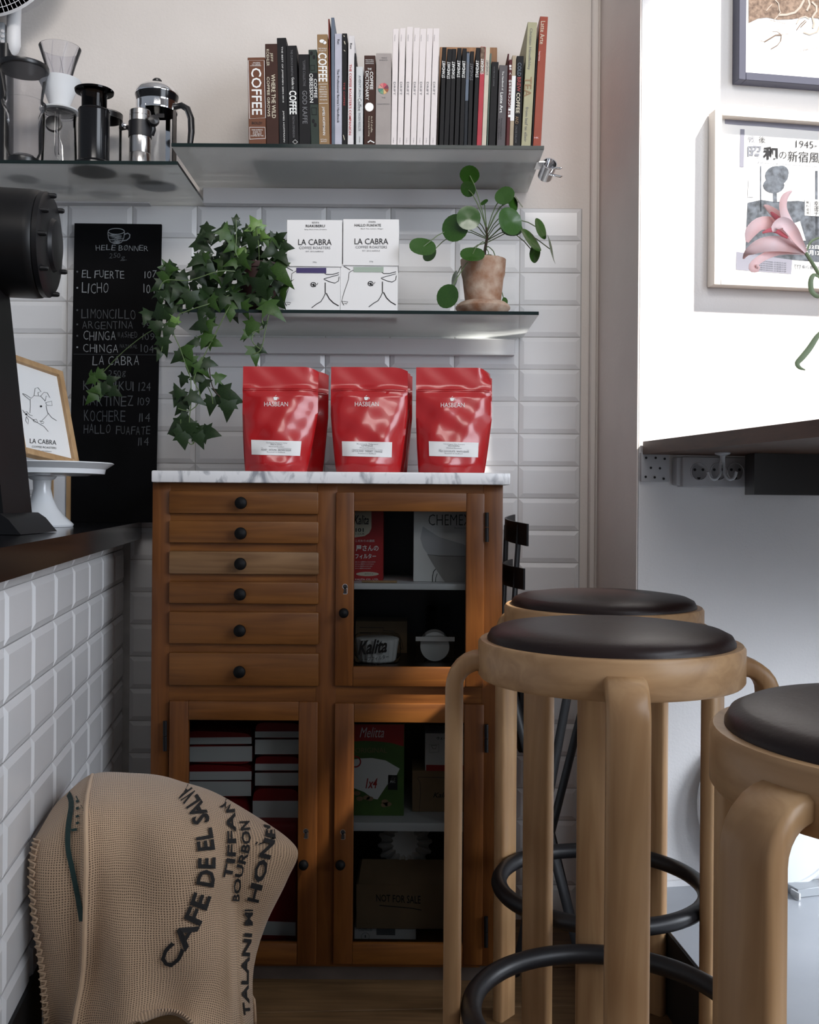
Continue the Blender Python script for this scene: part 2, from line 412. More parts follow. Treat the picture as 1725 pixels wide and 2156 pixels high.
# plaster skin of the return face, with the thin white corner strip beside the tiles
def vbox(name, a, b, t, z0, z1, m, label=None):
    d = (b - a).normalized(); n = Vector((-d.y, d.x, 0)) * t
    mb = MB().prism([Vector((p.x, p.y, z0)) for p in (a, b, b + n, a + n)], (0, 0, z1 - z0))
    return struct(mb.build(name, m), label)
mat('plaster_return', (.74, .67, .63), .85, var=.05, vs=5, bump=.2, bs=120)
vbox('trim_1', C0 - WD * .0012 + WN * .0, C0 - WN * .27 - WD * .0012, .003, 0, 3.4, 'plaster_return', 'beige plaster return between the tiled wall and the sunlit wall')
struct(MB().box(.4305, .4475, YW - .012, YW + .01, 0, 3.4, .004).build('trim_2', 'plaster'), 'thin painted corner strip beside the tiles')
# right wall with the window openings, ceiling
struct(MB().box(-3.2, 1.40, -3.4, 2.9, 3.4, 3.5).box(1.40, 2.52, -3.4, .40, 3.4, 3.5).build('ceiling', 'plaster_white'), 'white ceiling')

# tiles
def tile_mesh(w=TPX - .0022, h=TP - .0022):
    b, t = .0105, .0065
    o = [(-w / 2, 0, -h / 2), (w / 2, 0, -h / 2), (w / 2, 0, h / 2), (-w / 2, 0, h / 2)]
    e = [(x, -.0022, z) for x, _, z in o]
    i = [(-w / 2 + b, -t, -h / 2 + b), (w / 2 - b, -t, -h / 2 + b), (w / 2 - b, -t, h / 2 - b), (-w / 2 + b, -t, h / 2 - b)]
    mb = MB().add(o + e + i, [(8, 9, 10, 11)] + [(k, (k + 1) % 4, 4 + (k + 1) % 4, 4 + k) for k in range(4)] + [(4 + k, 4 + (k + 1) % 4, 8 + (k + 1) % 4, 8 + k) for k in range(4)])
    return mb.mesh('tile', 'tile', smooth=False)
TM = tile_mesh()
def tile(parent, loc, rz=0.0, me=None, name='tile'):
    o = bpy.data.objects.new(name, me or TM); COL.objects.link(o); o.parent = parent; o.location = loc; o.rotation_euler = (R(random.uniform(-.35, .35)), R(random.uniform(-.12, .12)), rz)
    return o
gr = MB().box(-1.6, .4115, YW - .0015, YW + .001, 0, ZT).build('grout', 'grout', wb)
XJ = .1062                # one vertical joint
CUT = tile_mesh(.4095 - (XJ + TPX) - .0022 + 0.0)
for r in range(22):
    zc = ZT - TP * (r + .5)
    for c in range(-11, 2):
        xc = XJ + TPX * (c + .5); cut = (c == 1)
        if cut: xc = (XJ + TPX + .4095) / 2
        u = CU + xc / YW * F; v = CV - (zc - H) / YW * F
        if u < -70 or v > 2120: continue
        if 345 < u < 1030 and v > 1090: continue           # behind the cabinet
        if u < 230 and v > 1130: continue                  # behind the counter
        tile(wb, (xc, YW, zc), me=CUT if cut else None)

# planks
PT = R(3.4)
px = Vector((math.cos(PT), math.sin(PT), 0)); py = Vector((-math.sin(PT), math.cos(PT), 0)); pz = Vector((0, 0, 1))
PW = [0.0, .16, .33, .485, .65, .80, .97, 1.12, 1.27, 1.43, 1.575, 1.74, 1.895]
for i in range(len(PW) - 1):
    a, b = PW[i] + .42, PW[i + 1] + .42
    MB().obox(py * ((a + b) / 2) + px * .1 - pz * .006, (px, py, pz), (1.6, (b - a) / 2 - .0016, .0062), .0012).build('plank', 'floor_wood', fl)

# raised grey window platform
pe = Vector((.538, 1.70, 0)); pd = (Vector((.4935, 2.205, 0)) - pe).normalized()
p0 = pe - pd * 1.6; p1 = pe + pd * .52; ZP = .163
pp = [p0, p0 + Vector((1.3, .1, 0)), p1 + Vector((1.3, .1, 0)), p1]
pf = struct(MB().prism([Vector((p.x, p.y, 0)) for p in pp], (0, 0, ZP)).build('floor_platform', 'grey_floor'), 'raised grey painted platform floor by the window')
n_ = Vector((-pd.y, pd.x, 0)) * .004
struct(MB().prism([Vector((p.x, p.y, 0)) for p in (p0, p1, p1 + n_, p0 + n_)], (0, 0, ZP - .003)).build('trim_3', 'riser'), 'black riser of the grey platform')
q0 = C0 + WN * .008; q1 = C0 + WD * 1.0 + WN * .008
struct(MB().prism([Vector((p.x, p.y, ZP)) for p in (q0, q1, q1 - WN * .008, q0 - WN * .008)], (0, 0, .012)).build('baseboard_right', 'white_paint'), 'low white skirting under the sunlit wall')

# window wall on the right, out of the frame: openings let the sun and the sky in
def sidewall():
    XA = 1.30
    struct(MB().box(XA, XA + .1, 1.53, 2.6, 0, .30).build('wall_side', 'wall_paint_dim'), 'window wall below the bar window')
    struct(MB().box(1.80, 1.88, .95, 2.4, 0, 1.95).build('sun_block_wall', 'wall_paint_dim'), 'unseen wall added outside the bar window to block low sun')  # added out of view, keeps low sun off the platform
    struct(MB().box(XA, XA + .1, .2, 1.18, 2.75, 3.4).build('wall_side', 'wall_paint_dim'), 'unseen sun block added high in the window wall')  # added out of view to stop sun leaking in onto the pouches
    struct(MB().box(XA, XA + .1, 1.18, 1.44, 0, 3.4).build('wall_side', 'wall_paint_dim'), 'window wall pier')
    struct(MB().box(2.42, 2.52, -3.4, .40, 0, 3.4).build('wall_side', 'wall_paint_dim'), 'window wall towards the entrance')
sidewall()

# ------------------------------------------------------------------ bar counter on the left
CA = math.atan2(-.1335, 1.0)
CDv = Vector((-.1335, 1, 0)).normalized()        # along the counter, away
CN = Vector((CDv.y, -CDv.x, 0))                   # out of its tiled face
cj = Vector((-.542, 1.361, 0))                    # a vertical joint
ctr = thing('bar_counter', 'white tiled bar counter front along the left picture edge', 'counter', (cj.x, cj.y, 0))
def cp(s, t): return cj + CDv * s + CN * t
s0, s1 = -.62, 1.099
MB().prism([cp(s0, -.001), cp(s1, -.001), cp(s1, -.5), cp(s0, -.5)], (0, 0, .8988)).build('body', 'grout', ctr)
crz = math.atan2(CDv.y, CDv.x)
for k in range(-4, 8):
    for r in range(1, 9):
        zc = .8752 + TP * .5 - TP * r
        if zc < .27: continue
        s = TPX * (k + .5)
        if s + TPX / 2 > s1 + .001 or s - TPX / 2 < s0: continue
        o = bpy.data.objects.new('tile', TM); COL.objects.link(o); o.parent = ctr
        o.location = cp(s, 0) + Vector((0, 0, zc)) - BASE[ctr.name]; o.rotation_euler = (R(random.uniform(-.5, .5)), 0, crz + R(random.uniform(-.25, .25)))
SHORT = tile_mesh(h=.0225)
for k in range(-4, 7):
    s = TPX * (k + .5)
    if s + TPX / 2 > s1 + .001 or s - TPX / 2 < s0: continue
    o = bpy.data.objects.new('tile', SHORT); COL.objects.link(o); o.parent = ctr
    o.location = cp(s, 0) + Vector((0, 0, .8752 + .0124)) - BASE[ctr.name]; o.rotation_euler = (0, 0, crz)
MB().prism([cp(s0, .012), cp(s1, .012), cp(s1, -.01), cp(s0, -.01)], (0, 0, .285)).build('plinth', 'black_paint', ctr)  # black colour also carries the shade of the kick recess
tag(MB().prism([cp(s0, .047) + Vector((0, 0, .9)), cp(s1 - .02, .047) + Vector((0, 0, .9)), cp(s1 - .02, -1.2) + Vector((0, 0, .9)), cp(s0, -1.2) + Vector((0, 0, .9))], (0, 0, .040)).build('countertop', 'black_gloss', base=(cj.x, cj.y, .9)),
    'glossy black countertop of the tiled bar counter', 'countertop')

# ------------------------------------------------------------------ cabinet
YC, YF = 2.094, 2.104
cab = thing('cabinet', 'old pine cabinet with six drawers and three glass doors under a marble slab', 'cabinet', (-.169, 2.27, 0))
XL, XRR = rect(320, 1020, 1058, 1400, YF)[:2]
ZTOP = 1.0292
def cbox(name, r, y0, y1, m, parent=cab, bev=.0):
    x0, x1, z0, z1 = r
    return MB().box(x0, x1, y0, y1, z0, z1, bev, 2).build(name, m, parent)
ZB = rect(700, 2000, 760, 2032, YF)[2]
YB = 2.43
cbox('side_panel', (XL, XL + .018, 0, ZTOP), YF + .02, YB, 'pine_v'); cbox('side_panel', (XRR - .018, XRR, 0, ZTOP), YF + .02, YB, 'pine_v')
cbox('back_panel', (XL, XRR, .03, ZTOP), YB - .008, YB, 'black_wood')
cbox('bottom_panel', (XL + .018, XRR - .018, ZB + .005, ZB + .02), YF + .02, YB - .008, 'pine_h')
cbox('top_panel', (XL + .018, XRR - .018, ZTOP - .018, ZTOP), YF + .02, YB - .008, 'pine_h')
xa0, xa1 = rect(322, 1020, 358, 1400, YF)[:2]; xb0, xb1 = rect(667, 1020, 709, 1400, YF)[:2]; xc0 = rect(1017, 1020, 1058, 1400, YF)[0]
cbox('stile', (XL, xa1, ZB, ZTOP), YF, YF + .022, 'pine_v', bev=.001)
cbox('stile', (xb0, xb1, ZB, ZTOP), YF, YF + .022, 'pine_v', bev=.001)
cbox('stile', (xc0, XRR, ZB, ZTOP), YF, YF + .022, 'pine_v', bev=.001)
cbox('divider', (xb0 + .012, xb0 + .03, ZB, ZTOP - .02), YF + .022, YB - .008, 'black_wood')
DR = [(1034, 1082), (1097, 1144), (1161.5, 1209.5), (1225, 1272), (1288.5, 1357), (1375, 1444.5)]
KN = [1059, 1122.6, 1186.4, 1250, 1326, 1412]
edges = [(1005, 1036)] + [(DR[i][1] - 2, DR[i + 1][0] + 2) for i in range(5)] + [(1442, 1480)]
for a, b in edges:
    r = rect(355, a, 671, b, YF); cbox('rail', (xa1, xb0, r[2], min(r[3], ZTOP)), YF + .001, YF + .02, 'pine_h')
for a, b in ((1005, 1040), (1443, 1486)):
    r = rect(706, a, 1020, b, YF); cbox('rail', (xb1, xc0, r[2], min(r[3], ZTOP)), YF + .001, YF + .02, 'pine_h')
r = rect(340, 2024, 1040, 2036, YF); cbox('rail', (xa1, xc0, r[2], r[3]), YF + .003, YF + .02, 'pine_h')
cbox('plinth', (XL + .006, XRR - .006, 0.0, ZB), YF + .018, YF + .036, 'plinth')
def knob(u, v, rpx, parent, Y):
    c = P(u, v, Y); rr = rpx * Y / F
    return MB().lathe([(rr * .45, 0), (rr * .45, .008), (rr * .85, .011), (rr, .016), (rr * .93, .022), (rr * .6, .0255), (0, .0265)], c, 24, (0, -1, 0)).build('knob', 'knob', parent)
for i, (a, b) in enumerate(DR):
    d = cbox('drawer', rect(355, a, 671, b, YC), YC, YC + .016, 'pine_worn' if i == 2 else 'pine_drawer', bev=.0035)
    knob(510 - i * .6, KN[i], 13, d, YC)
def door(u0, v0, u1, v1, g0, h0, g1, h1, kn, kh, hinges, left):
    x0, x1, z0, z1 = rect(u0, v0, u1, v1, YC); a0, a1, b0, b1 = rect(g0, h0, g1, h1, YC)
    root = bpy.data.objects.new('door', None); COL.objects.link(root); root.parent = cab; BASE[root.name] = BASE[cab.name]; root.empty_display_size = .05
    th = .019
    cbox('door_stile', (x0, a0, z0, z1), YC, YC + th, 'pine_v', root, .003); cbox('door_stile', (a1, x1, z0, z1), YC, YC + th, 'pine_v', root, .003)
    cbox('door_rail', (a0 - .0005, a1 + .0005, b1, z1), YC + .0006, YC + th, 'pine_h', root, .002); cbox('door_rail', (a0 - .0005, a1 + .0005, z0, b0), YC + .0006, YC + th, 'pine_h', root, .002)
    cbox('pane', (a0 - .004, a1 + .004, b0 - .004, b1 + .004), YC + .010, YC + .0125, 'pane', root)
    knob(kn[0], kn[1], 10.5, root, YC)
    pr = yplane(YC, .0006); mb = MB(); u, v = kh
    ppoly(mb, circ(u, v - 6, 4.2) , pr); ppoly(mb, [(u - 2, v - 4), (u + 2, v - 4), (u + 3.4, v + 9), (u - 3.4, v + 9)], pr)
    mb.build('keyhole', 'ink', root, solid=False)
    mb = MB(); pr = yplane(YC, .0003); stroke(mb, [(u - 4, v + 9), (u + 4, v + 9)], 2.2, pr); stroke(mb, [(u + 5, v - 6), (u + 4.4, v + 9)], 1.6, pr); stroke(mb, circ(u, v - 6, 5.2, n=14), 1.2, pr, True)
    mb.build('escutcheon', 'steel', root, solid=False)
    for hu, hv0, hv1 in hinges:
        p, q = P(hu, hv1, YC - .003), P(hu, hv0, YC - .003)
        MB().tube([p, p.lerp(q, .49)], .0042, 10).tube([p.lerp(q, .51), q], .0042, 10).build('hinge', 'black_metal', cab)
    return root
door(706, 1037, 1020, 1446, 745, 1077, 981, 1405, (725, 1289), (726.7, 1241), [(1025.5, 1079, 1141)], False)
door(354, 1477, 667.5, 2031, 395, 1517, 627, 1986, (641, 1815), (644, 1756), [(347.5, 1518, 1581)], True)
door(703, 1482, 1018, 2032, 744, 1522, 976, 1988, (718, 1815), (722, 1758), [(1024.5, 1525, 1584), (1023.5, 1930, 1994)], False)
YS = 2.125
def shelfz(v): return P(860, v, YS).z
ZS1, ZS2 = shelfz(1229), shelfz(1732.5)
cbox('inner_shelf', (xb0 + .03, XRR - .018, ZS1 - .0125, ZS1), YS, YB - .008, 'white_paint', bev=.001)
cbox('inner_shelf', (xb0 + .03, XRR - .018, ZS2 - .018, ZS2), YS, YB - .008, 'white_paint', bev=.001)
ZM = P(860, 1408, YC).z
cbox('inner_shelf', (xb0 + .03, XRR - .018, ZM - .016, ZM), YS, YB - .008, 'black_wood')
x0, x1, z0, z1 = rect(318.5, 993, 1075.5, 1015.5, 2.078)
ZMT = z1
tag(MB().box(x0, x1, 2.078, 2.448, ZTOP + .0004, z1, .003, 2).build('marble_slab', 'marble', base=((x0 + x1) / 2, 2.26, ZTOP)), 'white grey-veined marble slab lying on the pine cabinet', 'slab')
ZFL = ZB + .0205         # floor of the lower compartment
# ------------------------------------------------------------------ glass shelves on metal wall rails
YSF = 2.152
def shelf(label, u0, u1, v, thick_px, ru0, ru1, rv0, rv1, vmid):
    x0, x1 = P(u0, v, YSF).x, P(u1, v, YSF).x; zt = P((u0 + u1) / 2, v, YSF).z; th = thick_px * YSF / F
    t = thing('glass_shelf', label, 'shelf', ((x0 + x1) / 2, YW, zt - th))
    gp = MB().box(x0, x1, YSF + .0015, YW - .004, zt - th, zt).build('glass_plate', 'shelf_glass', t)
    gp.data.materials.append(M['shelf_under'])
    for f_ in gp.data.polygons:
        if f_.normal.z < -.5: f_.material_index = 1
    MB().box(x0, x1, YSF, YSF + .0015, zt - th, zt).build('front_edge', 'shelf_edge', t)
    yr = YW - .03
    rx0, rx1 = P(ru0, rv0, yr).x, P(ru1, rv0, yr).x; um = (ru0 + ru1) / 2
    za, zb = P(um, rv1, yr).z, P(um, rv0, yr).z
    MB().box(rx0, rx1, yr, YW - .0062, za, min(zb, zt - th - .0005), .0015).box(rx0, rx1, yr - .004, yr, za, za + .004).build('wall_rail', 'alu', t)
    return zt
ZA = shelf('long glass shelf holding the row of coffee books', 361, 1146, 304, 7.5, 427, 1083, 394, 431, 0)
ZL = shelf('left glass shelf holding the coffee brewers', -160, 374, 337.5, 7, -160, 315, 389, 427, 0)
ZS = shelf('lower glass shelf holding the plants and coffee boxes', 338, 1135, 653, 7, 345, 1085, 711, 745, 0)

# ------------------------------------------------------------------ books
YK = 2.232
def mc(name, c, rough=.55, var=0.08):
    if name not in M: mat(name, srgb(*c), rough, spec=.2, var=var, vs=25)
    return name
Z2 = lambda x: 340 + x / 3.75
Z2v = lambda y: 20 + y / 3.75
Z3 = lambda x: 740 + x / 3.594
Z3v = lambda y: 20 + y / 3.594
VB = 330.0
def book(label, b0, b1, t0, vt, col, dep=.175, thick_cover=.0018, soft=False, Y=YK, zbase=None, group='books on the glass shelf', name='book'):
    """b0,b1: left/right pixel at the base line, t0: left pixel at the top, vt: top pixel"""
    zb = (ZA if zbase is None else zbase) + .0006
    vb = CV - (zb - H) * F / Y
    um = (b0 + b1) / 2
    vb += ROLL * (um - CU)
    # slope of the leaning edge, from visible base (v=302) extended to the real base
    k = (t0 - b0) / (302 - vt)
    q = lambda u, v: P(u + k * (302 - v), v, Y)
    A, B, Cc, D = q(b0, vb), q(b1, vb), q(b1, vt), q(b0, vt)
    for p in (A, B): p.z = zb
    up = (D - A); h = up.length; up.normalize()
    rt = Vector((up.z, 0, -up.x)); w = max((B - A).dot(rt), .003)
    B = A + rt * w
    dz = 0
    if rt.z < 0: dz = -rt.z * w
    A = A + Vector((0, 0, dz)); back = Vector((0, 1, 0))
    t = thing(name, label, 'magazine' if name == 'magazine' else 'book', (A.x + w / 2, Y, zb), group)
    c = thick_cover; s = MB()
    def bx(x0, x1, y0, y1, z0, z1, bev=0):
        return (A + rt * ((x0 + x1) / 2) + back * ((y0 + y1) / 2) + up * ((z0 + z1) / 2), (rt, back, up), ((x1 - x0) / 2, (y1 - y0) / 2, (z1 - z0) / 2), bev)
    if w < .008:
        s.obox(*bx(0, w, 0, dep, 0, h, .0006)); s.build('cover', mc(*col), t)
    else:
        s.obox(*bx(0, w, 0, c, 0, h, .0007)); s.obox(*bx(0, c, c, dep, 0, h)); s.obox(*bx(w - c, w, c, dep, 0, h)); s.build('cover', mc(*col), t)
        MB().obox(*bx(c, w - c, c, dep - .004, .002, h - .002)).build('pages', 'paper', t)
    return t, k
kY = yplane(YK, .0009)
def letters(t, m, items):
    mb = MB()
    for it in items:
        it(mb)
    mb.build('lettering', m, t, solid=False, smooth=False)
def sp(txt, xa, xb, ya, yb, k=0.0, off=0.0, z=2):      # spine text from a zoom crop: xa..xb across at the text's top, ya..yb down
    fu, fv = (Z2, Z2v) if z == 2 else (Z3, Z3v)
    return lambda mb: stext(mb, txt, fu(xa), fu(xb), fv(ya), fv(yb), kY, k, off)
def hz(txt, xa, xb, ya, yb, off=0.0, z=2):
    fu, fv = (Z2, Z2v) if z == 2 else (Z3, Z3v)
    return lambda mb: htext(mb, txt, fu(xa), fv(ya), fu(xb), fv(yb), kY, off)
def ln(pts, w, z=2, closed=False):
    fu, fv = (Z2, Z2v) if z == 2 else (Z3, Z3v)
    return lambda mb: stroke(mb, [(fu(x), fv(y)) for x, y in pts], w, kY, closed)
BR = ('bk_brown', (104, 66, 48)); BK = ('bk_black', (17, 17, 20)); DB = ('bk_darkbrown', (58, 34, 27))
t, k = book('brown paperback titled COFFEE with white frame, first book of the row', Z2(690), Z2(826), Z2(680), Z2v(379), BR)
letters(t, 'ink_white', [sp('COFFEE', 708, 788, 462, 832, .02, .012), hz('WHERE', 722, 780, 416, 426), hz('TO DRINK', 714, 784, 430, 440), ln([(700, 445), (788, 445)], .7),
    ln([(686, 402), (812, 402), (822, 856), (696, 862)], 1.0, closed=True), ln([(696, 930), (818, 930), (822, 1018), (698, 1024)], 1.0, closed=True),
    hz('THE EXPERTS', 712, 800, 946, 956), hz('GUIDE TO', 722, 790, 962, 972), hz('THE BEST', 720, 792, 978, 988), hz('COFFEE IN THE', 706, 806, 992, 1002)])
letters(t, 'ink', [hz('BOLD!', 715, 795, 886, 906, .005)])
t, k = book('dark brown book with cream lettering next to the COFFEE paperback', Z2(830), Z2(928), Z2(818), Z2v(271), DB)
letters(t, 'cream', [sp('JEFF', 857, 880, 342, 412, .02), sp('KOEHLER', 828, 850, 314, 446, .02), sp('WHERE THE WILD', 866, 897, 512, 858, .02, .01), sp('COFFEE GROWS', 832, 853, 532, 846, .02, .006)])
t, k = book('tall black book with thin white spine lettering', Z2(931), Z2(1004), Z2(911), Z2v(224), BK)
letters(t, 'ink_white', [sp('THE BEST OF JIMSEVEN 2004-2015', 944, 958, 292, 735, .022), sp('JAMES HOFFMANN', 956, 970, 800, 1048, .022)])
t, k = book('black book with COFFEE in bold white halfway down its spine', Z2(1005), Z2(1086), Z2(986), Z2v(285), BK)
letters(t, 'ink_white', [sp('COFFEE', 1008, 1066, 640, 828, .02, .025), sp('Guide to', 1028, 1048, 535, 630, .02)])
letters(t, 'ink_grey', [sp('THE CURIOUS BARISTAS', 1020, 1036, 318, 525, .02), sp('TRISTAN STEPHENSON', 1034, 1050, 840, 1010, .02)])
letters(t, 'ink_white', [ln([(1036, 1046), (1056, 1028), (1076, 1046), (1056, 1062)], .8, closed=True)])
t, k = book('short black book lettered GOD KAFFE in grey', Z2(1088), Z2(1179), Z2(1083), Z2v(353), BK)
letters(t, 'ink_grey', [sp('"COFFEE COLLECTIVE', 1116, 1136, 400, 605, .015), sp('GOD KAFFE', 1112, 1150, 640, 902, .012, .01)])
t, k = book('dark green patterned book lettered COFFEE OBSESSION', Z2(1181), Z2(1246), Z2(1161), Z2v(317), ('bk_green', (46, 56, 50)))
mb = MB(); ppoly(mb, [(Z2(1166), Z2v(500)), (Z2(1232), Z2v(500)), (Z2(1238), Z2v(748)), (Z2(1172), Z2v(748))], yplane(YK, .0005)); mb.build('spine_panel', mc(*BK), t, solid=False)
letters(t, 'ink_white', [sp('COFFEE', 1203, 1228, 548, 698, .02, .005), sp('OBSESSION', 1168, 1196, 505, 735, .02, .008)])
letters(t, 'bk_black', [(lambda mb, a=a, b=b: ppoly(mb, [(Z2(x), Z2v(y)) for x, y in circ(a, b, 11, 16)], kY)) for a, b in ((1185, 345), (1205, 375), (1200, 880), (1215, 910))] + [ln([(1178, 440), (1210, 440), (1210, 480), (1180, 480)], 1, closed=True), ln([(1185, 775), (1225, 775), (1225, 830), (1190, 830)], 1.2, closed=True)])
t, k = book('tan hardback lettered COFFEE in big white capitals', Z2(1246), Z2(1329), Z2(1229), Z2v(196), ('bk_tan', (140, 112, 80)))
letters(t, 'ink_white', [sp('COFFEE', 1236, 1306, 342, 570, .02, .02), sp('JAMES HOFFMANN', 1266, 1290, 768, 992, .02, .01), lambda mb: ppoly(mb, [(Z2(x), Z2v(y)) for x, y in circ(1268, 250, 20, 14)], kY), lambda mb: ppoly(mb, [(Z2(x), Z2v(y)) for x, y in circ(1290, 262, 13, 13)], kY),
    hz('THE WORLD', 1238, 1306, 303, 313), hz('ATLAS OF', 1242, 1302, 320, 330), ln([(1240, 590), (1312, 588)], .8), ln([(1246, 742), (1314, 740)], .8), hz('FROM', 1256, 1300, 606, 617), hz('BEANS TO', 1248, 1306, 625, 636), hz('BREWING', 1250, 1308, 645, 656), hz('COFFEES', 1250, 1308, 664, 675), hz('EXPLORED', 1250, 1308, 683, 694), hz('AND ENJOYED', 1250, 1310, 707, 720), hz('MITCHELL', 1256, 1310, 1022, 1031), hz('BEAZLEY', 1260, 1308, 1037, 1045)])
book('thin tall red-brown booklet behind the tan COFFEE hardback', Z2(1333), Z2(1343), Z2(1317), Z2v(73), ('bk_redthin', (110, 44, 34)), Y=YK + .004)
book('tall slate-blue thin hardback, taller than its neighbours', Z2(1344), Z2(1369), Z2(1340), Z2v(63), ('bk_slate', (96, 106, 120)))
t, k = book('pale lilac-white paperback with thin dark spine title', Z2(1369), Z2(1425), Z2(1369), Z2v(190), ('bk_lilac', (178, 178, 190)))
letters(t, 'ink', [sp("The Professional Barista's Handbook", 1388, 1406, 470, 895, .0, .004), sp('Rao', 1390, 1408, 236, 275)])
t, k = book('thin black book with small cream specks', Z2(1427), Z2(1466), Z2(1427), Z2v(188), BK)
letters(t, 'cream', [ln([(1444, 250), (1452, 275)], 1.6), ln([(1440, 205), (1446, 215)], 1.4), ln([(1440, 320), (1452, 330)], 1), ln([(1436, 990), (1446, 1030)], 1.2)])
letters(t, 'red_dim', [sp('THE COFFEE', 1436, 1450, 575, 760)])
t, k = book('white paperback with crimson spine lettering', Z2(1470), Z2(1517), Z2(1477), Z2v(206), ('bk_white', (212, 208, 208)))
letters(t, 'red_card', [sp("THE COFFEE ROASTER'S COMPANION", 1484, 1504, 432, 990, -.008, .008)])
letters(t, 'ink', [sp('Rao', 1490, 1506, 266, 312, 0, .01)])
book('thin black booklet beside the short translucent white book', Z2(1522), Z2(1533), Z2(1526), Z2v(344), BK)
t, k = book('short greyish white book with handwritten style lettering', Z2(1536), Z2(1591), Z2(1538), Z2v(450), ('bk_white2', (196, 198, 198)))
letters(t, 'ink_grey', [sp('Coffee', 1552, 1580, 700, 800), ln([(1563, 1002), (1568, 1002), (1568, 1050), (1563, 1050)], .5, closed=True)])
letters(t, 'poster_light', [sp('AVENTUREN', 1558, 1576, 520, 690), sp('INGEN REGLER', 1556, 1574, 815, 960)])
t, k = book('brown hardback with a round silver cup emblem on its spine', Z2(1600), Z2(1688), Z2(1602), Z2v(362), DB)
letters(t, 'ink_white', [sp('COFFEE', 1646, 1672, 490, 632, 0, .015), sp('DICTIONARY', 1612, 1638, 486, 716, 0, .006), hz('THE', 1628, 1660, 462, 478), hz('MAXWELL', 1612, 1678, 394, 402), hz('COLONNA', 1612, 1678, 408, 416), hz('DASHWOOD', 1612, 1678, 422, 430), ln([(1630, 1050), (1650, 1035), (1682, 1052)], 2.2)])
letters(t, 'cream', [sp('An A-Z of coffee,', 1652, 1668, 842, 972), sp('from growing & roasting', 1632, 1646, 842, 1000)])
letters(t, 'steel', [lambda mb: ppoly(mb, [(Z2(x), Z2v(y)) for x, y in circ(1642, 770, 29, 30)], kY)])
letters(t, 'ink_white', [lambda mb: stroke(mb, [(Z2(x), Z2v(y)) for x, y in circ(1642, 770, 33, 34)], .8, kY, True)])
t, k = book('thick grey book with a coloured flavour wheel on its spine', Z3(182), Z3(298), Z3(188), Z3v(331), ('bk_grey', (158, 150, 146)))
letters(t, 'ink_grey', [hz('WORLD', 228, 270, 361, 370, z=3), hz('BARISTA', 214, 276, 378, 387, z=3), hz('THE', 228, 258, 662, 671, z=3), hz('CHAMPION', 196, 288, 711, 720, z=3)])
for i, (cc, nm) in enumerate([((196, 84, 98), 'w1'), ((120, 60, 78), 'w2'), ((150, 88, 66), 'w3'), ((206, 170, 120), 'w4'), ((112, 150, 120), 'w5'), ((80, 132, 120), 'w6'), ((196, 150, 140), 'w7'), ((205, 120, 120), 'w8')]):
    mc('wheel' + nm, cc); mb = MB(); a0 = -90 + i * 45
    ppoly(mb, [(Z3(243), Z3v(598))] + [(Z3(x), Z3v(y)) for x, y in circ(243, 598, 40, 42, 5, a0 + 2, a0 + 43)], kY); mb.build('wheel_sector', 'wheel' + nm, t, solid=False)
MAG = [(300, 343, 315, 145), (347, 391, 367, 140), (397, 443, 420, 130), (447, 491, 474, 137), (495, 540, 521, 145), (545, 590, 571, 142), (595, 641, 620, 142)]
ORD = ['first', 'second', 'third', 'fourth', 'fifth', 'sixth', 'seventh', 'eighth']
mc('mag_white', (222, 214, 212), .6, .02)
for i, (a, b, c, d) in enumerate(MAG):
    t, k = book(f'{ORD[i]} from the left of seven tall white magazines', Z3(a), Z3(b), Z3(c), Z3v(d), ('mag_white', (222, 214, 212)), .18, name='magazine', group='tall white magazines')
    o = 302; kk = -(c - a) / 880.0
    xs = a + (c - a) * .45
    letters(t, 'ink_grey', [sp('DRIFT', xs + 14, xs + 29, 548, 648, kk, -.004, 3), sp('Volume', xs + 21, xs + 27, 190, 240, kk, 0, 3), sp('Coffee', xs + 10, xs + 16, 970, 1010, kk, 0, 3)])
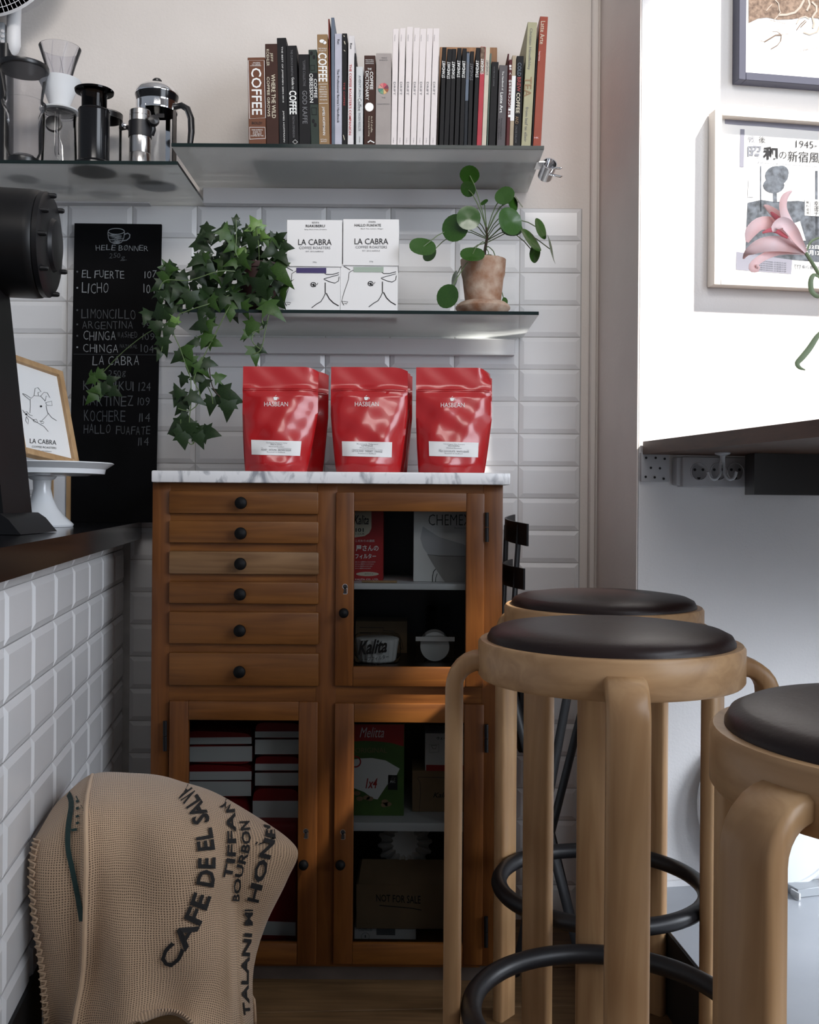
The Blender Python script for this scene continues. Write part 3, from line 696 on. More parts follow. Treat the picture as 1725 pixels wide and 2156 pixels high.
# wooden box behind the black magazines
x0, x1, z0, z1 = rect(926, 96, 1047, 300, YK + .17)
bxn = thing('wooden_box', 'orange-brown wooden box standing behind the black magazines', 'box', ((x0 + x1) / 2, YK + .2, ZA))
MB().box(x0, x1, YK + .178, YK + .2, ZA + .0006, z1, .001).build('panel', 'crate_wood', bxn)
MB().box(x0, x0 + .008, YK + .188, YK + .215, ZA + .0006, z1 + .003).box(x1 - .008, x1, YK + .188, YK + .215, ZA + .0006, z1 + .003).box(x0 + .008, x1 - .008, YK + .2, YK + .215, z1 - .006, z1 + .003).build('rim', 'crate_wood', bxn)
STD = [(666, 698, 689, 286), (700, 736, 728, 298), (740, 773, 763, 297), (779, 812, 803, 291), (817, 850, 841, 294), (852, 876, 872, 318), (879, 909, 900, 316), (915, 947, 945, 289)]
for i, (a, b, c, d) in enumerate(STD):
    lab = f'{ORD[i]} from the left of eight slim black magazines' + (' with a blue-grey upper spine' if i == 5 else '')
    t, k = book(lab, Z3(a), Z3(b), Z3(c), Z3v(d), BK if i != 5 else ('bk_blueblack', (30, 34, 40)), .17, name='magazine', group='slim black magazines')
    xs = a + (c - a) * .78; kk = -(c - a) / 740.0
    if i == 5:
        mb = MB(); ppoly(mb, [(Z3(875), Z3v(330)), (Z3(896), Z3v(330)), (Z3(884), Z3v(690)), (Z3(862), Z3v(690))], yplane(YK, .0005)); mb.build('spine_panel', 'bk_slate', t, solid=False)
    y0 = (388, 396, 394, 385, 388, 398, 408, 385)[i]
    # these read upwards
    def up(mb, xs=xs, y0=y0, kk=kk):
        ptext(mb, 'STANDART', ((Z3(xs + 24), Z3v(y0 + 128)), (Z3(xs + 24 + 4), Z3v(y0)), (Z3(xs + 5), Z3v(y0)), (Z3(xs + 1), Z3v(y0 + 128))), kY, .012)
    letters(t, 'ink_white' if i not in (5, 6) else 'ink_grey', [up])
t, k = book('slim magazine with a pink-red spine between black and cream magazines', Z3(949), Z3(985), Z3(980), Z3v(281), ('bk_pinkred', (172, 62, 72)), .17, name='magazine', group='slim magazines')
mb = MB(); ppoly(mb, [(Z3(980), Z3v(284)), (Z3(1013), Z3v(284)), (Z3(1006), Z3v(480)), (Z3(972), Z3v(480))], yplane(YK, .0005)); mb.build('spine_panel', 'sepia', t, solid=False)
letters(t, 'ink_white', [lambda mb: ptext(mb, 'STANDART', ((Z3(1000), Z3v(490)), (Z3(1004), Z3v(372)), (Z3(982), Z3v(372)), (Z3(978), Z3v(490))), kY, .01)])
t, k = book('slim cream magazine beside the pink-red one', Z3(987), Z3(1020), Z3(1017), Z3v(286), ('bk_cream', (196, 188, 172)), .17, name='magazine', group='slim magazines')
letters(t, 'ink_grey', [lambda mb: ptext(mb, 'STANDART', ((Z3(1036), Z3v(494)), (Z3(1040), Z3v(382)), (Z3(1022), Z3v(382)), (Z3(1018), Z3v(494))), kY)])
book('thin grey-green booklet behind the plain black book', Z3(1024), Z3(1036), Z3(1050), Z3v(331), ('bk_greygreen', (92, 108, 100)), Y=YK + .004)
t, k = book('plain black book with faint small lettering', Z3(1039), Z3(1091), Z3(1063), Z3v(396), BK)
letters(t, 'ink_grey', [sp('WATER FOR COFFEE', 1078, 1086, 430, 580, -.035, 0, 3)])
t, k = book('grey book with white Latte Art lettering', Z3(1101), Z3(1163), Z3(1121), Z3v(421), ('bk_midgrey', (88, 84, 86)), .16)
letters(t, 'ink_white', [sp('Latte Art', 1128, 1150, 628, 782, -.03, .01, 3), sp('The Handbook of', 1142, 1156, 466, 612, -.03, 0, 3)])
letters(t, 'ink', [sp('The beautiful guide to', 1130, 1142, 820, 985, -.03, 0, 3), sp('hot cold creations', 1116, 1126, 830, 985, -.03, 0, 3)])
book('thin dark red booklet standing behind its neighbours', Z3(1163), Z3(1171), Z3(1184), Z3v(334), ('bk_wine', (72, 30, 34)), .15, Y=YK + .006)
t, k = book('slim wine-red book with white Japanese spine lettering', Z3(1173), Z3(1196), Z3(1195), Z3v(379), ('bk_wine2', (84, 36, 38)), .16)
letters(t, 'ink_white', [(lambda mb, c=c, y=y, s=s: htext(mb, c, Z3(1196 - (y - 390) * .022), Z3v(y), Z3(1196 + s - (y - 390) * .022), Z3v(y + s), kY, .006)) for c, y, s in [('一', 420, 16), ('職', 440, 18), ('人', 476, 18)] + [(c, 532 + i * 24, 19) for i, c in enumerate('自家焙煎おいしいコーヒー')]])
t, k = book('slim beige book with a white spine panel', Z3(1197), Z3(1226), Z3(1219), Z3v(347), ('bk_beige', (168, 154, 132)), .16)
mb = MB(); ppoly(mb, [(Z3(1216), Z3v(502)), (Z3(1245), Z3v(502)), (Z3(1232), Z3v(842)), (Z3(1203), Z3v(842))], yplane(YK, .0005)); mb.build('spine_panel', 'paper', t, solid=False)
t, k = book('black book with grey, red and white COLD BREW COFFEE lettering', Z3(1228), Z3(1281), Z3(1253), Z3v(352), BK, .16)
letters(t, 'bk_slate', [sp('COLD', 1260, 1288, 402, 503, -.035, .012, 3)]); letters(t, 'red_dim', [sp('BREW', 1256, 1284, 512, 622, -.035, .012, 3)])
letters(t, 'cream', [sp('COFFEE', 1250, 1278, 630, 785, -.035, .015, 3)]); letters(t, 'kraft', [sp('AND', 1242, 1266, 808, 866, -.035, 0, 3)]); letters(t, 'ink_grey', [sp('CHLOE CALLOW', 1242, 1256, 880, 1012, -.035, 0, 3)])
t, k = book('tall pale green book titled TEA', Z3(1287), Z3(1358), Z3(1336), Z3v(97), ('bk_palegreen', (168, 164, 134)), .19)
letters(t, 'kraft', [sp('TEA', 1312, 1368, 510, 662, -.05, .012, 3)])
letters(t, 'ink_grey', [sp('Christian Himelfeldey', 1346, 1372, 142, 455, -.05, 0, 3)]); letters(t, 'ink_grey', [sp('from leaf to elixir', 1320, 1342, 738, 1002, -.05, 0, 3)])
book('thin dark booklet between the TEA book and the orange hardback', Z3(1364), Z3(1374), Z3(1406), Z3v(217), BK, .17)
t, k = book('tall orange-red hardback lettered Latte Arte at the row end', Z3(1376), Z3(1436), Z3(1429), Z3v(54), ('bk_orange', (142, 56, 34), .4), .2)
letters(t, 'cream', [sp('Latte Arte', 1436, 1468, 88, 262, -.055, 0, 3)]); letters(t, 'pink', [sp('barista', 1420, 1432, 318, 390, -.055, 0, 3), hz('HK', 1385, 1418, 964, 976, z=3)])

# ------------------------------------------------------------------ metal clamp on the shelf end
tc = thing('clamp', 'small chrome binder clamp on the right end of the book shelf', 'clamp', P(1150, 358, 2.25))
MB().lathe([(.0165, -.02), (.0165, .02), (.0145, .02), (.0145, -.02), (.0165, -.02)], P(1153, 358, 2.25), 24, Vector((.12, -.75, .35))).build('barrel', 'chrome', tc)
c_ = P(1158, 358, 2.245)
for v0, v1 in ((354, 353), (367, 371)):
    a, b = P(1154, v0, 2.24), P(1184, v1, 2.235)
    MB().tube([a, a.lerp(b, .5) + Vector((0, 0, .0012)), b.lerp(a, .12), b, b.lerp(a, .12) - Vector((0, 0, .003)), a.lerp(b, .5) - Vector((0, 0, .002)), a], .0013, 6).build('lever', 'chrome', tc)
MB().box(P(1128, 350, 2.25).x, P(1145, 350, 2.25).x, 2.225, 2.275, ZA - .0105, ZA - .0082).build('jaw', 'steel', tc)

# ------------------------------------------------------------------ white coffee boxes
YX = 2.19
def coffee_box(label, ul0, ul1, vl0, vl1, uu0, uu1, vu0, name1, name2, note, tape, dy):
    Y = YX + dy
    x0, x1, _, zt = rect(ul0, vl0, ul1, vl1, Y); zb = ZS + .0006
    t = thing('coffee_box', label, 'box', ((x0 + x1) / 2, Y + .03, zb), 'white coffee boxes')
    MB().box(x0, x1, Y + .004, Y + .066, zb, zt + .004, .0006).build('body', 'white_card', t)
    a0, a1, _, za = rect(uu0, vu0, uu1, vl0, Y)
    MB().box(a0, a1, Y, Y + .07, zt, za, .0006).build('sleeve', 'white_card', t)
    pr = yplane(Y); pb = yplane(Y + .004); k = (uu1 - uu0) / 116.0
    U = lambda x: uu0 + (x - 604) * k; V = lambda y: vu0 + (y - 463)
    mb = MB(); htext(mb, name1, U(657), V(467), U(672), V(470.5), pr); htext(mb, name2[0], U(name2[1]), V(473), U(name2[2]), V(478.5), pr, .012)
    htext(mb, note, U(641), V(482), U(688), V(484.8), pr); htext(mb, 'LA CABRA', U(628), V(503.5), U(698), V(516), pr, .004)
    mb.build('lettering', 'ink', t, solid=False, smooth=False)
    mb = MB(); htext(mb, 'COFFEE ROASTERS', U(630), V(519), U(695.5), V(524.5), pr); htext(mb, 'EST. 2012 AARHUS', U(644), V(528), U(681), V(531), pr); htext(mb, '250g', U(658.5), V(550.5), U(666.5), V(554), pr)
    mb.build('small_lettering', 'ink_grey', t, solid=False, smooth=False)
    mb = MB(); dx = ul0 - 596; dv = vl0 - 560
    Q = lambda pts: [(300 + x / 3.75 + dx, 420 + y / 3.75 + dv) for x, y in pts]
    for w, pts in [(1.0, [(1180, 582), (1200, 568), (1216, 560)]), (1.2, [(1140, 532), (1165, 545), (1190, 560)]), (1.0, [(1180, 582), (1176, 635), (1140, 740), (1122, 806), (1172, 812), (1160, 828), (1144, 822)]), (1.3, [(1122, 806), (1140, 838)]),
                   (1.4, [(1438, 575), (1452, 588), (1500, 588), (1552, 574)]), (1.2, [(1434, 622), (1470, 612), (1552, 590)]), (1.3, [(1434, 626), (1478, 646), (1520, 656), (1548, 640), (1554, 604)]),
                   (1.9, [(1444, 652), (1444, 735)]), (1.5, [(1446, 735), (1430, 770), (1410, 802), (1375, 822), (1336, 852)]), (2.0, [(1452, 735), (1476, 780), (1508, 812), (1550, 836)])]:
        stroke(mb, Q(pts), w, pb)
    stroke(mb, Q(circ(1350, 668, 20, 17)), 1.6, pb, True); stroke(mb, Q([(1332, 662), (1370, 684)]), 1.4, pb); stroke(mb, Q([(1378, 672), (1386, 655)]), 1.0, pb); ppoly(mb, Q(circ(1352, 670, 8, 10)), pb)
    mb.build('goat_drawing', 'ink', t, solid=False, smooth=False)
    mb = MB(); ppoly(mb, Q([(1216, 536), (1452, 536), (1452, 578), (1216, 576)]), yplane(Y + .004, .0012)); mb.build('colour_tape', tape, t, solid=False)
mat('tape_violet', srgb(56, 44, 96), .6); mat('tape_sage', srgb(158, 172, 158), .6)
coffee_box('white coffee box marked RIAKIBERU with a violet tape beside the ivy', 596, 716, 561, 650, 604, 720.5, 463, 'KENYA', ('RIAKIBERU', 644, 684), 'Syrup, Black currant, Cranberry', 'tape_violet', 0)
coffee_box('white coffee box marked HALLO FUAFATE with a sage tape', 716.5, 837.5, 559, 650, 722.5, 840, 461.5, 'ETHIOPIA', ('HALLO FUAFATE', 628, 683), 'Black Tea, Lemon, Ginger', 'tape_sage', .001)

# ------------------------------------------------------------------ red coffee pouches on the marble
def pouch(label, uL, uR, vT, bL, bR, Y, sticker, clip=False, lean=0, txt=None, group='red coffee pouches', seed=1, dog=0):
    rnd = random.Random(seed)
    zb = ZMT + .0006
    x0, x1 = P(uL, 900, Y).x, P(uR, 900, Y).x; w = (x1 - x0); cx = (x0 + x1) / 2
    zt = P((uL + uR) / 2, vT, Y).z; h = zt - zb
    bw = (P(bR, 990, Y).x - P(bL, 990, Y).x); bcx = (P(bR, 990, Y).x + P(bL, 990, Y).x) / 2
    ph = [rnd.uniform(0, 6) for _ in range(6)]
    def prof(s, t, side):
        f = min(1, t / .55); ww = bw + (w - bw) * (f ** .8); c = bcx + (cx - bcx) * f
        x = c + (s - .5) * ww
        belly = .036 * (1 - t) ** .75 * (1 - abs(2 * s - 1) ** 2.6) if t < 1 else 0
        if t > .74: belly = .036 * (.26) ** .75 * (1 - abs(2 * s - 1) ** 2.6) * max(0, (1 - (t - .74) / .06)) * .4 + .0012
        edge = 1 - abs(2 * s - 1) ** 8
        cr_ = .0024 * math.sin(9 * s + 5 * t + ph[0]) * math.sin(7 * t + ph[1]) + .0016 * math.sin(15 * s - 11 * t + ph[2]) + .0012 * math.sin(23 * t + 9 * s + ph[3])
        if t > .8: cr_ = .0022 * math.sin(14 * s + 16 * t + ph[4]) * (t - .8) * 5 * (1 - (t - .8) * 4)
        cr_ *= edge
        y = Y + .036 - side * (belly + .0012) - cr_ + .012 * t
        if .765 < t < .80: y -= side * .0018
        z = zb + t * h
        if t < .07: y += side * (.07 - t) * .12 * edge
        z -= .0
        dg = max(0, (s - .86) / .14) * max(0, (t - .86) / .14)
        y += dg * dog; z -= max(0, s - .8) ** 2 * t ** 6 * .22
        return Vector((x, y, z))
    mb = MB(); nu, nv = 26, 44
    mb.grid(lambda s, t: prof(s, t, 1), nu, nv); mb.grid(lambda s, t: prof(1 - s, t, -1), nu, nv)
    n1 = (nu + 1) * (nv + 1)
    # close top, sides and base
    for j in range(nv):
        a, b = j * (nu + 1), (j + 1) * (nu + 1)
        mb.f.append((a, b, n1 + b + nu, n1 + a + nu)); mb.f.append((a + nu, n1 + a, n1 + b, b + nu))
    for i in range(nu):
        mb.f.append((i + 1, i, n1 + nu - i, n1 + nu - i - 1)); a = nv * (nu + 1)
        mb.f.append((a + i, a + i + 1, n1 + a + nu - i - 1, n1 + a + nu - i))
    t = thing('coffee_pouch', label, 'pouch', (bcx, Y + .03, zb), group)
    mb.build('bag', 'red_foil', t, ang=60)
    front = onmesh(mb.v[:n1], mb.f[:nu * nv], .0012)
    if sticker:
        m2 = MB(); nm, q, lines = sticker
        u, v = nm
        htext(m2, 'HASBEAN', u - 24.5, v + 1, u + 25.5, v + 10.5, front, -.006)
        ppoly(m2, [(u - 5, v - 9), (u + 4, v - 9), (u + 3, v - 5), (u + 1.5, v - 2.5), (u - 3, v - 2.5), (u - 4.5, v - 5)], front); stroke(m2, circ(u + 4.5, v - 6.5, 1.8, 1.6), .7, front, True); stroke(m2, [(u - 2, v - 10), (u + 1, v - 13)], .7, front)
        m2.build('lettering', 'ink_white', t, solid=False, smooth=False)
        m3 = MB(); pgrid(m3, q, front, 12, 5); m3.build('sticker', 'paper', t, solid=False)
        f2 = onmesh(mb.v[:n1], mb.f[:nu * nv], .0022); m4 = MB(); qm = quad_map(q)
        for k_, (s, xa, xb, ya, yb) in enumerate(lines):
            c = [qm(xa, ya), qm(xb, ya), qm(xb, yb), qm(xa, yb)]
            ptext(m4, s, c, f2)
        a, b = qm(.2, .47), qm(.81, .47); stroke(m4, [a, b], .5, f2)
        m4.build('sticker_text', 'ink_grey', t, solid=False, smooth=False)
    m5 = MB()
    for tt in (.775, .79):
        m5.tube([prof(.02 + .96 * i / 14, tt, 1) - Vector((0, .0008, 0)) for i in range(15)], .0009, 5)
    m5.build('zip_seal', 'red_foil', t)
    return t
stk = lambda a, b, c: [(a, .30, .72, .80, .88), (b, .39, .62, .68, .78), ('Washed Bourbon', .35, .66, .55, .62), (c, .2, .81, .30, .42), ('Roasted in Stafford', .32, .68, .18, .25)]
pouch('red coffee pouch, left of the three front ones, under the ivy tip', 503.5, 665.5, 766, 511, 642, 2.10, ((581, 845), ((530, 957), (632, 960), (635, 929), (529, 926)), stk('Guatemala Western Valley', 'FINCA LICHO', 'HONEY . SATSUMA . BROWN SUGAR')), seed=1, dog=.012)
pouch('red coffee pouch, middle of the three front ones', 693, 858, 767, 706, 842, 2.10, ((772, 845), ((721, 960), (825, 963), (826, 931), (720, 929)), stk('Kenya Nyeri', 'CHINGA', 'LEMON RIND . SHERBET . ORANGE')), seed=2, dog=-.004)
pouch('red coffee pouch, right of the three front ones, with a folded corner', 876, 1037, 768, 882, 1020, 2.10, ((953, 847), ((904, 960), (1007, 963), (1008, 932), (903, 929)), stk('Nicaragua Ole Aurora', 'FINCA ARGENTINA', 'MILK CHOCOLATE . WHITE GRAPE')), seed=3, dog=.03)
pouch('red coffee pouch standing behind the left front pouch', 542, 688, 776, 552, 676, 2.20, None, seed=4)
pouch('red coffee pouch directly behind the middle front pouch', 704, 863.5, 773, 716, 850, 2.185, None, seed=5)
pouch('red coffee pouch, rearmost behind the middle front pouch', 712, 868, 779, 722, 856, 2.265, None, seed=6)
pouch('red coffee pouch behind the right front pouch, its corner showing', 886, 1039, 783, 892, 1022, 2.20, None, seed=7)
# ------------------------------------------------------------------ chalkboard leaning on the wall behind the counter
zc0 = .9405
bt = P(157, 470, 2.440); bt2 = P(340, 472, 2.440)
bb = P(145, 1100, 2.375); bb2 = P(326, 1100, 2.375); bb.z = bb2.z = zc0
up_ = (bt - bb); nrm = (bb2 - bb).cross(up_).normalized()
if nrm.y > 0: nrm = -nrm
cb = thing('chalkboard', 'tall black chalkboard price list leaning on the tiled wall', 'chalkboard', (bb + bb2) / 2)
MB().prism([bb, bb2, bt2, bt], -nrm * .008).build('board', 'chalkboard', cb)
pc = plane(bb, nrm, .0012)
ch, chd = 'chalk', 'chalk_dim'
def hand(mb, txt, u0, v0, u1, v1, off=-.012, slope=.008, seed=0):
    m_, mb = mb, MB()
    rnd = random.Random(sum(map(ord, txt)) if seed == 0 else seed); n = len(txt); x = u0; adv = (u1 - u0) / sum(.45 if c in ' 1I.' else 1 for c in txt)
    for c in txt:
        w = adv * (.45 if c in ' 1I.' else 1)
        if c != ' ':
            dv = rnd.uniform(-1.2, 1.2); sk = rnd.uniform(-.8, 1.6)
            a, b = x + w * .1, x + w * (.9 if c not in '1I' else .45); s = slope * (x - u0)
            ptext(mb, c, ((a, v1 + dv + s), (b, v1 + dv + s + rnd.uniform(-.6, .6)), (b + sk, v0 + dv + s), (a + sk, v0 + dv + s + rnd.uniform(-.8, .8))), pc, off)
        x += w
    mb.build('chalk_line', m_, cb, solid=False, smooth=False)
def cstroke(m_, pts, w, closed=False, nm='chalk_stroke'):
    mb = MB(); stroke(mb, pts, w, pc, closed); mb.build(nm, m_, cb, solid=False, smooth=False)
hand(ch, 'HELE BØNNER', 201, 516, 313, 527); hand(chd, '250', 229, 533, 254, 543); hand(chd, 'g', 254, 539, 264, 548); cstroke(chd, [(253, 549), (267, 547)], .8)
hand(ch, 'EL FUERTE', 171, 569, 263, 585); hand(ch, '107', 304, 570, 330, 585); hand(ch, 'LICHO', 171, 596, 229, 617); hand(ch, '104', 302, 599, 328, 617)
hand(chd, 'LIMONCILLO', 170, 651, 287, 671); hand(chd, '99', 296, 655, 316, 668); hand(chd, 'ARGENTINA', 172, 676, 281, 692); hand(chd, '99', 298, 679, 318, 690)
hand(ch, 'CHINGA', 174, 697, 245, 716); hand(chd, 'WASHED', 247, 699, 290, 711); hand(chd, '109', 299, 702, 326, 716)
hand(ch, 'CHINGA', 174, 725, 250, 742, seed=4); hand(chd, 'NATURAL', 252, 725, 290, 733); hand(chd, '104', 296, 726, 325, 742)
cstroke(chd, [(155, 745.5), (250, 746.5), (332, 747.5)], .6)
hand(ch, 'LA CABRA', 193, 749, 294, 768); hand(chd, '250g', 228, 780, 265, 793)
hand(chd, 'KARIMIKUI', 174, 803, 285, 822); hand(chd, '124', 291, 805, 318, 823); hand(chd, 'MARTINEZ', 173, 833, 282, 854); hand(chd, '109', 289, 837, 316, 854)
hand(chd, 'KOCHERE', 176, 864, 265, 887); hand(chd, '114', 292, 870, 317, 888); hand(chd, 'HALLO', 175, 893, 233, 912); hand(chd, 'FUAFATE', 243, 897, 317, 914); hand(chd, '114', 290, 921, 314, 938)
for v, m_ in ((572, chd), (606, ch), (653, chd), (683, chd), (707, chd), (731, ch)): cstroke(m_, [(161, v), (164.5, v)], 3.4, nm='chalk_dot')
# the drawn cup
chc = MB()
Qc = lambda pts: [(x / 4.3125, 380 + y / 4.3125) for x, y in pts]
stroke(chc, Qc([(980, 470), (984, 520), (1000, 555), (1035, 572), (1075, 574), (1105, 560), (1125, 520), (1132, 470)]), 1.6, pc)
stroke(chc, Qc(circ(1056, 462, 74, 27)), 1.7, pc, True); stroke(chc, Qc([(1130, 490), (1160, 478), (1180, 492), (1176, 520), (1150, 542), (1115, 548)]), 2.2, pc)
rc = random.Random(3)
for i in range(46):
    y = 492 + 78 * (i / 46); hw = 72 - max(0, (y - 520)) ** 1.25 * .26
    a = rc.uniform(-hw, hw * .3); stroke(chc, Qc([(1056 + a, y), (1056 + min(hw, a + rc.uniform(25, 60)), y + rc.uniform(-4, 4))]), .75, pc)
chc.build('chalk_cup', 'chalk', cb, solid=False, smooth=False)

# ------------------------------------------------------------------ cake stand, framed goat print on it, small panel behind
YCK = 1.99
cc = P(88, 1110, YCK); cc.z = zc0
rim = P(235, 976, YCK).x - cc.x
zpl = P(150, 975, YCK).z
cs = thing('cake_stand', 'white porcelain cake stand on the black countertop', 'cake stand', cc)
hh = zpl - zc0
MB().lathe([(.058, 0), (.0595, .004), (.056, .008), (.043, .020), (.030, .036), (.021, .054), (.0165, .074), (.0175, .090), (.023, hh - .032), (.028, hh - .026), (0, hh - .026)], cc, 40).build('foot', 'white_enamel', cs)
MB().lathe([(0, hh - .0255), (.085, hh - .0245), (.1, hh - .020), (rim - .018, hh - .021), (rim - .016, hh - .012), (rim, hh - .001), (rim - .002, hh + .001), (rim - .012, hh - .004), (0, hh - .006)], cc, 48).build('plate', 'white_enamel', cs)
# framed print: turned and leaning back
fz = zc0 + hh - .0055
def fpt(u, v, Y): return P(u, v, Y)
tr = P(130, 783, 2.085); br = P(166, 985, 2.03); br.z = fz
wdir = (P(38, 770, 1.97) - tr); wdir.z = -.004; wdir.normalize()
upf = (tr - br); hF = upf.length; upf.normalize(); WF = .152
wdir = (wdir - upf * wdir.dot(upf)).normalized(); nf = wdir.cross(upf).normalized()
if nf.y > 0: nf = -nf
fr = thing('framed_print', 'oak-framed goat head print leaning on the cake stand', 'picture frame', br + wdir * WF / 2)
fw = .0125
def bar(a0, a1, b0, b1, nm='frame_bar'):
    MB().obox(br + wdir * ((a0 + a1) / 2) + upf * ((b0 + b1) / 2) - nf * .004, (wdir, upf, nf), ((a1 - a0) / 2, (b1 - b0) / 2, .008), .001).build(nm, 'oak', fr)
bar(0, fw, 0, hF); bar(WF - fw, WF, 0, hF); bar(fw, WF - fw, 0, fw); bar(fw, WF - fw, hF - fw, hF)
MB().obox(br + wdir * (WF / 2) + upf * (hF / 2) - nf * .006, (wdir, upf, nf), (WF / 2 - fw * .9, hF / 2 - fw * .9, .002)).build('print', 'paper', fr)
pf_ = plane(br - nf * .004, nf, .0008)
Qf = lambda pts: [(x / 4.3125, 740 + y / 4.3125) for x, y in pts]
g = MB()
for pts in [[(310, 400), (320, 335), (345, 328), (375, 365), (345, 370), (350, 400)], [(370, 405), (400, 370), (430, 375), (455, 420), (420, 405), (412, 450)], [(415, 465), (470, 450), (475, 490), (430, 490), (415, 465)],
            [(275, 430), (276, 500), (272, 560)], [(205, 380), (240, 395), (285, 425), (270, 440), (205, 385)], [(285, 425), (310, 400), (370, 405), (412, 450)], [(420, 490), (428, 535), (437, 570), (405, 605), (370, 640)],
            [(435, 555), (470, 600), (515, 628)], [(205, 530), (240, 575), (330, 640), (400, 680), (440, 728)], [(240, 590), (235, 630), (255, 660), (260, 620), (240, 590)], [(300, 620), (330, 615), (345, 640), (310, 640), (300, 620)], [(360, 630), (400, 640), (395, 655), (370, 650)], [(215, 555), (245, 545), (270, 575), (297, 585)]]:
    stroke(g, Qf(pts), .75, pf_)
ppoly(g, Qf(circ(373, 498, 11, 9)), pf_); ppoly(g, Qf(circ(240, 570, 10, 9)), pf_)
ptext(g, 'LA CABRA', Qf([(272, 832), (512, 848), (512, 806), (272, 790)]), pf_); ptext(g, 'COFFEE ROASTERS', Qf([(290, 872), (512, 886), (512, 868), (290, 854)]), pf_); ptext(g, 'EST. 2012 AARHUS', Qf([(345, 903), (468, 914), (468, 905), (345, 894)]), pf_)
g.build('goat_drawing', 'ink', fr, solid=False, smooth=False)
# narrow white panel with wooden edges behind the stand foot
sp_ = thing('small_panel', 'small white panel with wooden edges behind the cake stand foot', 'panel', P(128, 1078, 2.22))
x0, x1, z0, z1 = rect(108, 960, 146, 1078, 2.22)
MB().box(x0 + .005, x1 - .006, 2.221, 2.226, zc0 + .0005, z1).build('sheet', 'white_paint', sp_)
MB().box(x0, x0 + .005, 2.218, 2.23, zc0 + .0005, z1).build('edge_strip', 'oak', sp_); MB().box(x1 - .006, x1, 2.218, 2.23, zc0 + .0005, z1).build('edge_strip', 'oak', sp_)

# ------------------------------------------------------------------ coffee grinder: black drum on a column
YG = 1.70
gt = thing('coffee_grinder', 'big black coffee grinder with a horizontal drum at the left edge', 'grinder', P(-20, 1118, YG) * 1.0)
ax = Vector((1, .12, -.02)).normalized()
ce = P(92, 516, YG)                 # centre of the drum's end rim
rr = 114 * YG / F * .985
back = ce - ax * .30
L_ = .30
MB().lathe([(0, -.008), (rr * .4, -.006), (rr * .96, 0), (rr, .012), (rr, L_ - .014), (rr * .985, L_ - .004), (rr * .94, L_), (0, L_)], back, 48, ax).build('drum', 'black_paint', gt)
MB().lathe([(rr * .97, 0), (rr * .97, .008), (rr * .88, .014), (rr * .5, .016), (rr * .46, .022), (rr * .40, .024), (0, .025)], ce, 48, ax).build('end_cap', 'black_metal', gt)
e1 = ax.cross(Vector((0, 0, 1))).normalized(); e2 = e1.cross(ax)
for a in (30, 75, 120, 200, 255, 320, 0):
    q = ce + (e1 * math.cos(R(a)) + e2 * math.sin(R(a))) * rr * .90
    MB().lathe([(.0045, 0), (.0045, .020), (.003, .023), (0, .023)], q, 10, ax).build('bolt', 'black_metal', gt)
A1 = [P(-60, 560, YG), P(17, 600, YG), P(22, 640, YG), P(68, 1085, YG), P(-60, 1085, YG)]
MB().prism(A1, (0, -.12, 0)).build('column', 'black_paint', gt)
bz = zc0 + .0005
MB().prism([Vector((p.x, p.y + .01, z_)) for p, z_ in ((P(-80, 1118, YG), bz), (P(116, 1113, YG), bz), (P(92, 1087, YG), P(92, 1090, YG).z), (P(76, 1079, YG), P(76, 1079, YG).z), (P(-80, 1074, YG), P(-80, 1074, YG).z))], (0, -.16, 0)).build('base', 'black_metal', gt)
for o in gt.children:
    pass

# ------------------------------------------------------------------ brewers on the left shelf
def LP(u, Y=2.26):
    p = P(u, 300, Y); p.z = ZL + .0006; return p
def zz(v, Y=2.26): return P(100, v, Y).z - ZL - .0006
k_ = 2.26 / F
# tall clear brewer with a black lid ring and black base
c = LP(50); t = thing('plastic_brewer', 'tall clear plastic brewer with black rim and black foot, leftmost on the shelf', 'brewer', c)
MB().lathe([(.036, 0), (.036, .008), (.0345, .009), (.0345, .012)], c, 32).build('metal_foot', 'steel', t)
MB().lathe([(.0355, .0125), (.0365, .014), (.0365, .034), (.034, .036), (0, .036)], c, 32).build('black_foot', 'black_plastic', t)
MB().lathe([(.030, .038), (.039, .060), (.039, zz(236)), (.046, zz(224)), (.047, zz(218)), (.041, zz(214)), (.040, zz(206)), (.0505, zz(148))], c, 36).build('clear_body', 'clear_plastic', t)
MB().lathe([(.020, .0375), (.022, .044), (0, .045)], c, 24).build('inner_disc', 'clear_plastic', t)
MB().lathe([(.0525, zz(150)), (.0545, zz(147)), (.0545, zz(140)), (.050, zz(140)), (.049, zz(146)), (0, zz(145))], c + Vector((-.002, 0, .0)), 40).build('black_lid', 'black_plastic', t)
# white desk fan behind
YFN = 2.40
fc = P(-10, -95, YFN); rf = 150 * YFN / F
fb = Vector((P(12, 300, YFN).x, YFN, ZL + .0006)); t = thing('desk_fan', 'white desk fan with a round wire guard in the top left corner', 'fan', fb)
MB().lathe([(rf, -.006), (rf + .004, 0), (rf, .006), (rf - .003, 0), (rf, -.006)], fc + Vector((0, -.05, 0)), 64, (0, -1, 0)).build('guard_rim', 'white_paint', t)
g = MB()
for i in range(96):
    a = 2 * math.pi * i / 96; d = Vector((math.cos(a), 0, math.sin(a)))
    if d.z > .35 and abs(d.x) < .9: continue
    g.tube([fc + d * rf + Vector((0, -.05, 0)), fc + d * rf * .75 + Vector((0, -.063, 0)), fc + d * rf * .3 + Vector((0, -.068, 0))], .0008, 4)
for rr_ in (.45, .62, .79, .92):
    g.tube([fc + Vector((math.cos(a), 0, math.sin(a))) * rf * rr_ + Vector((0, -.05 - .018 * (1 - rr_ ** 4), 0)) for a in [2 * math.pi * i / 40 for i in range(40)]], .0008, 4, True)
g.build('guard_wires', 'white_paint', t)
bl = MB()
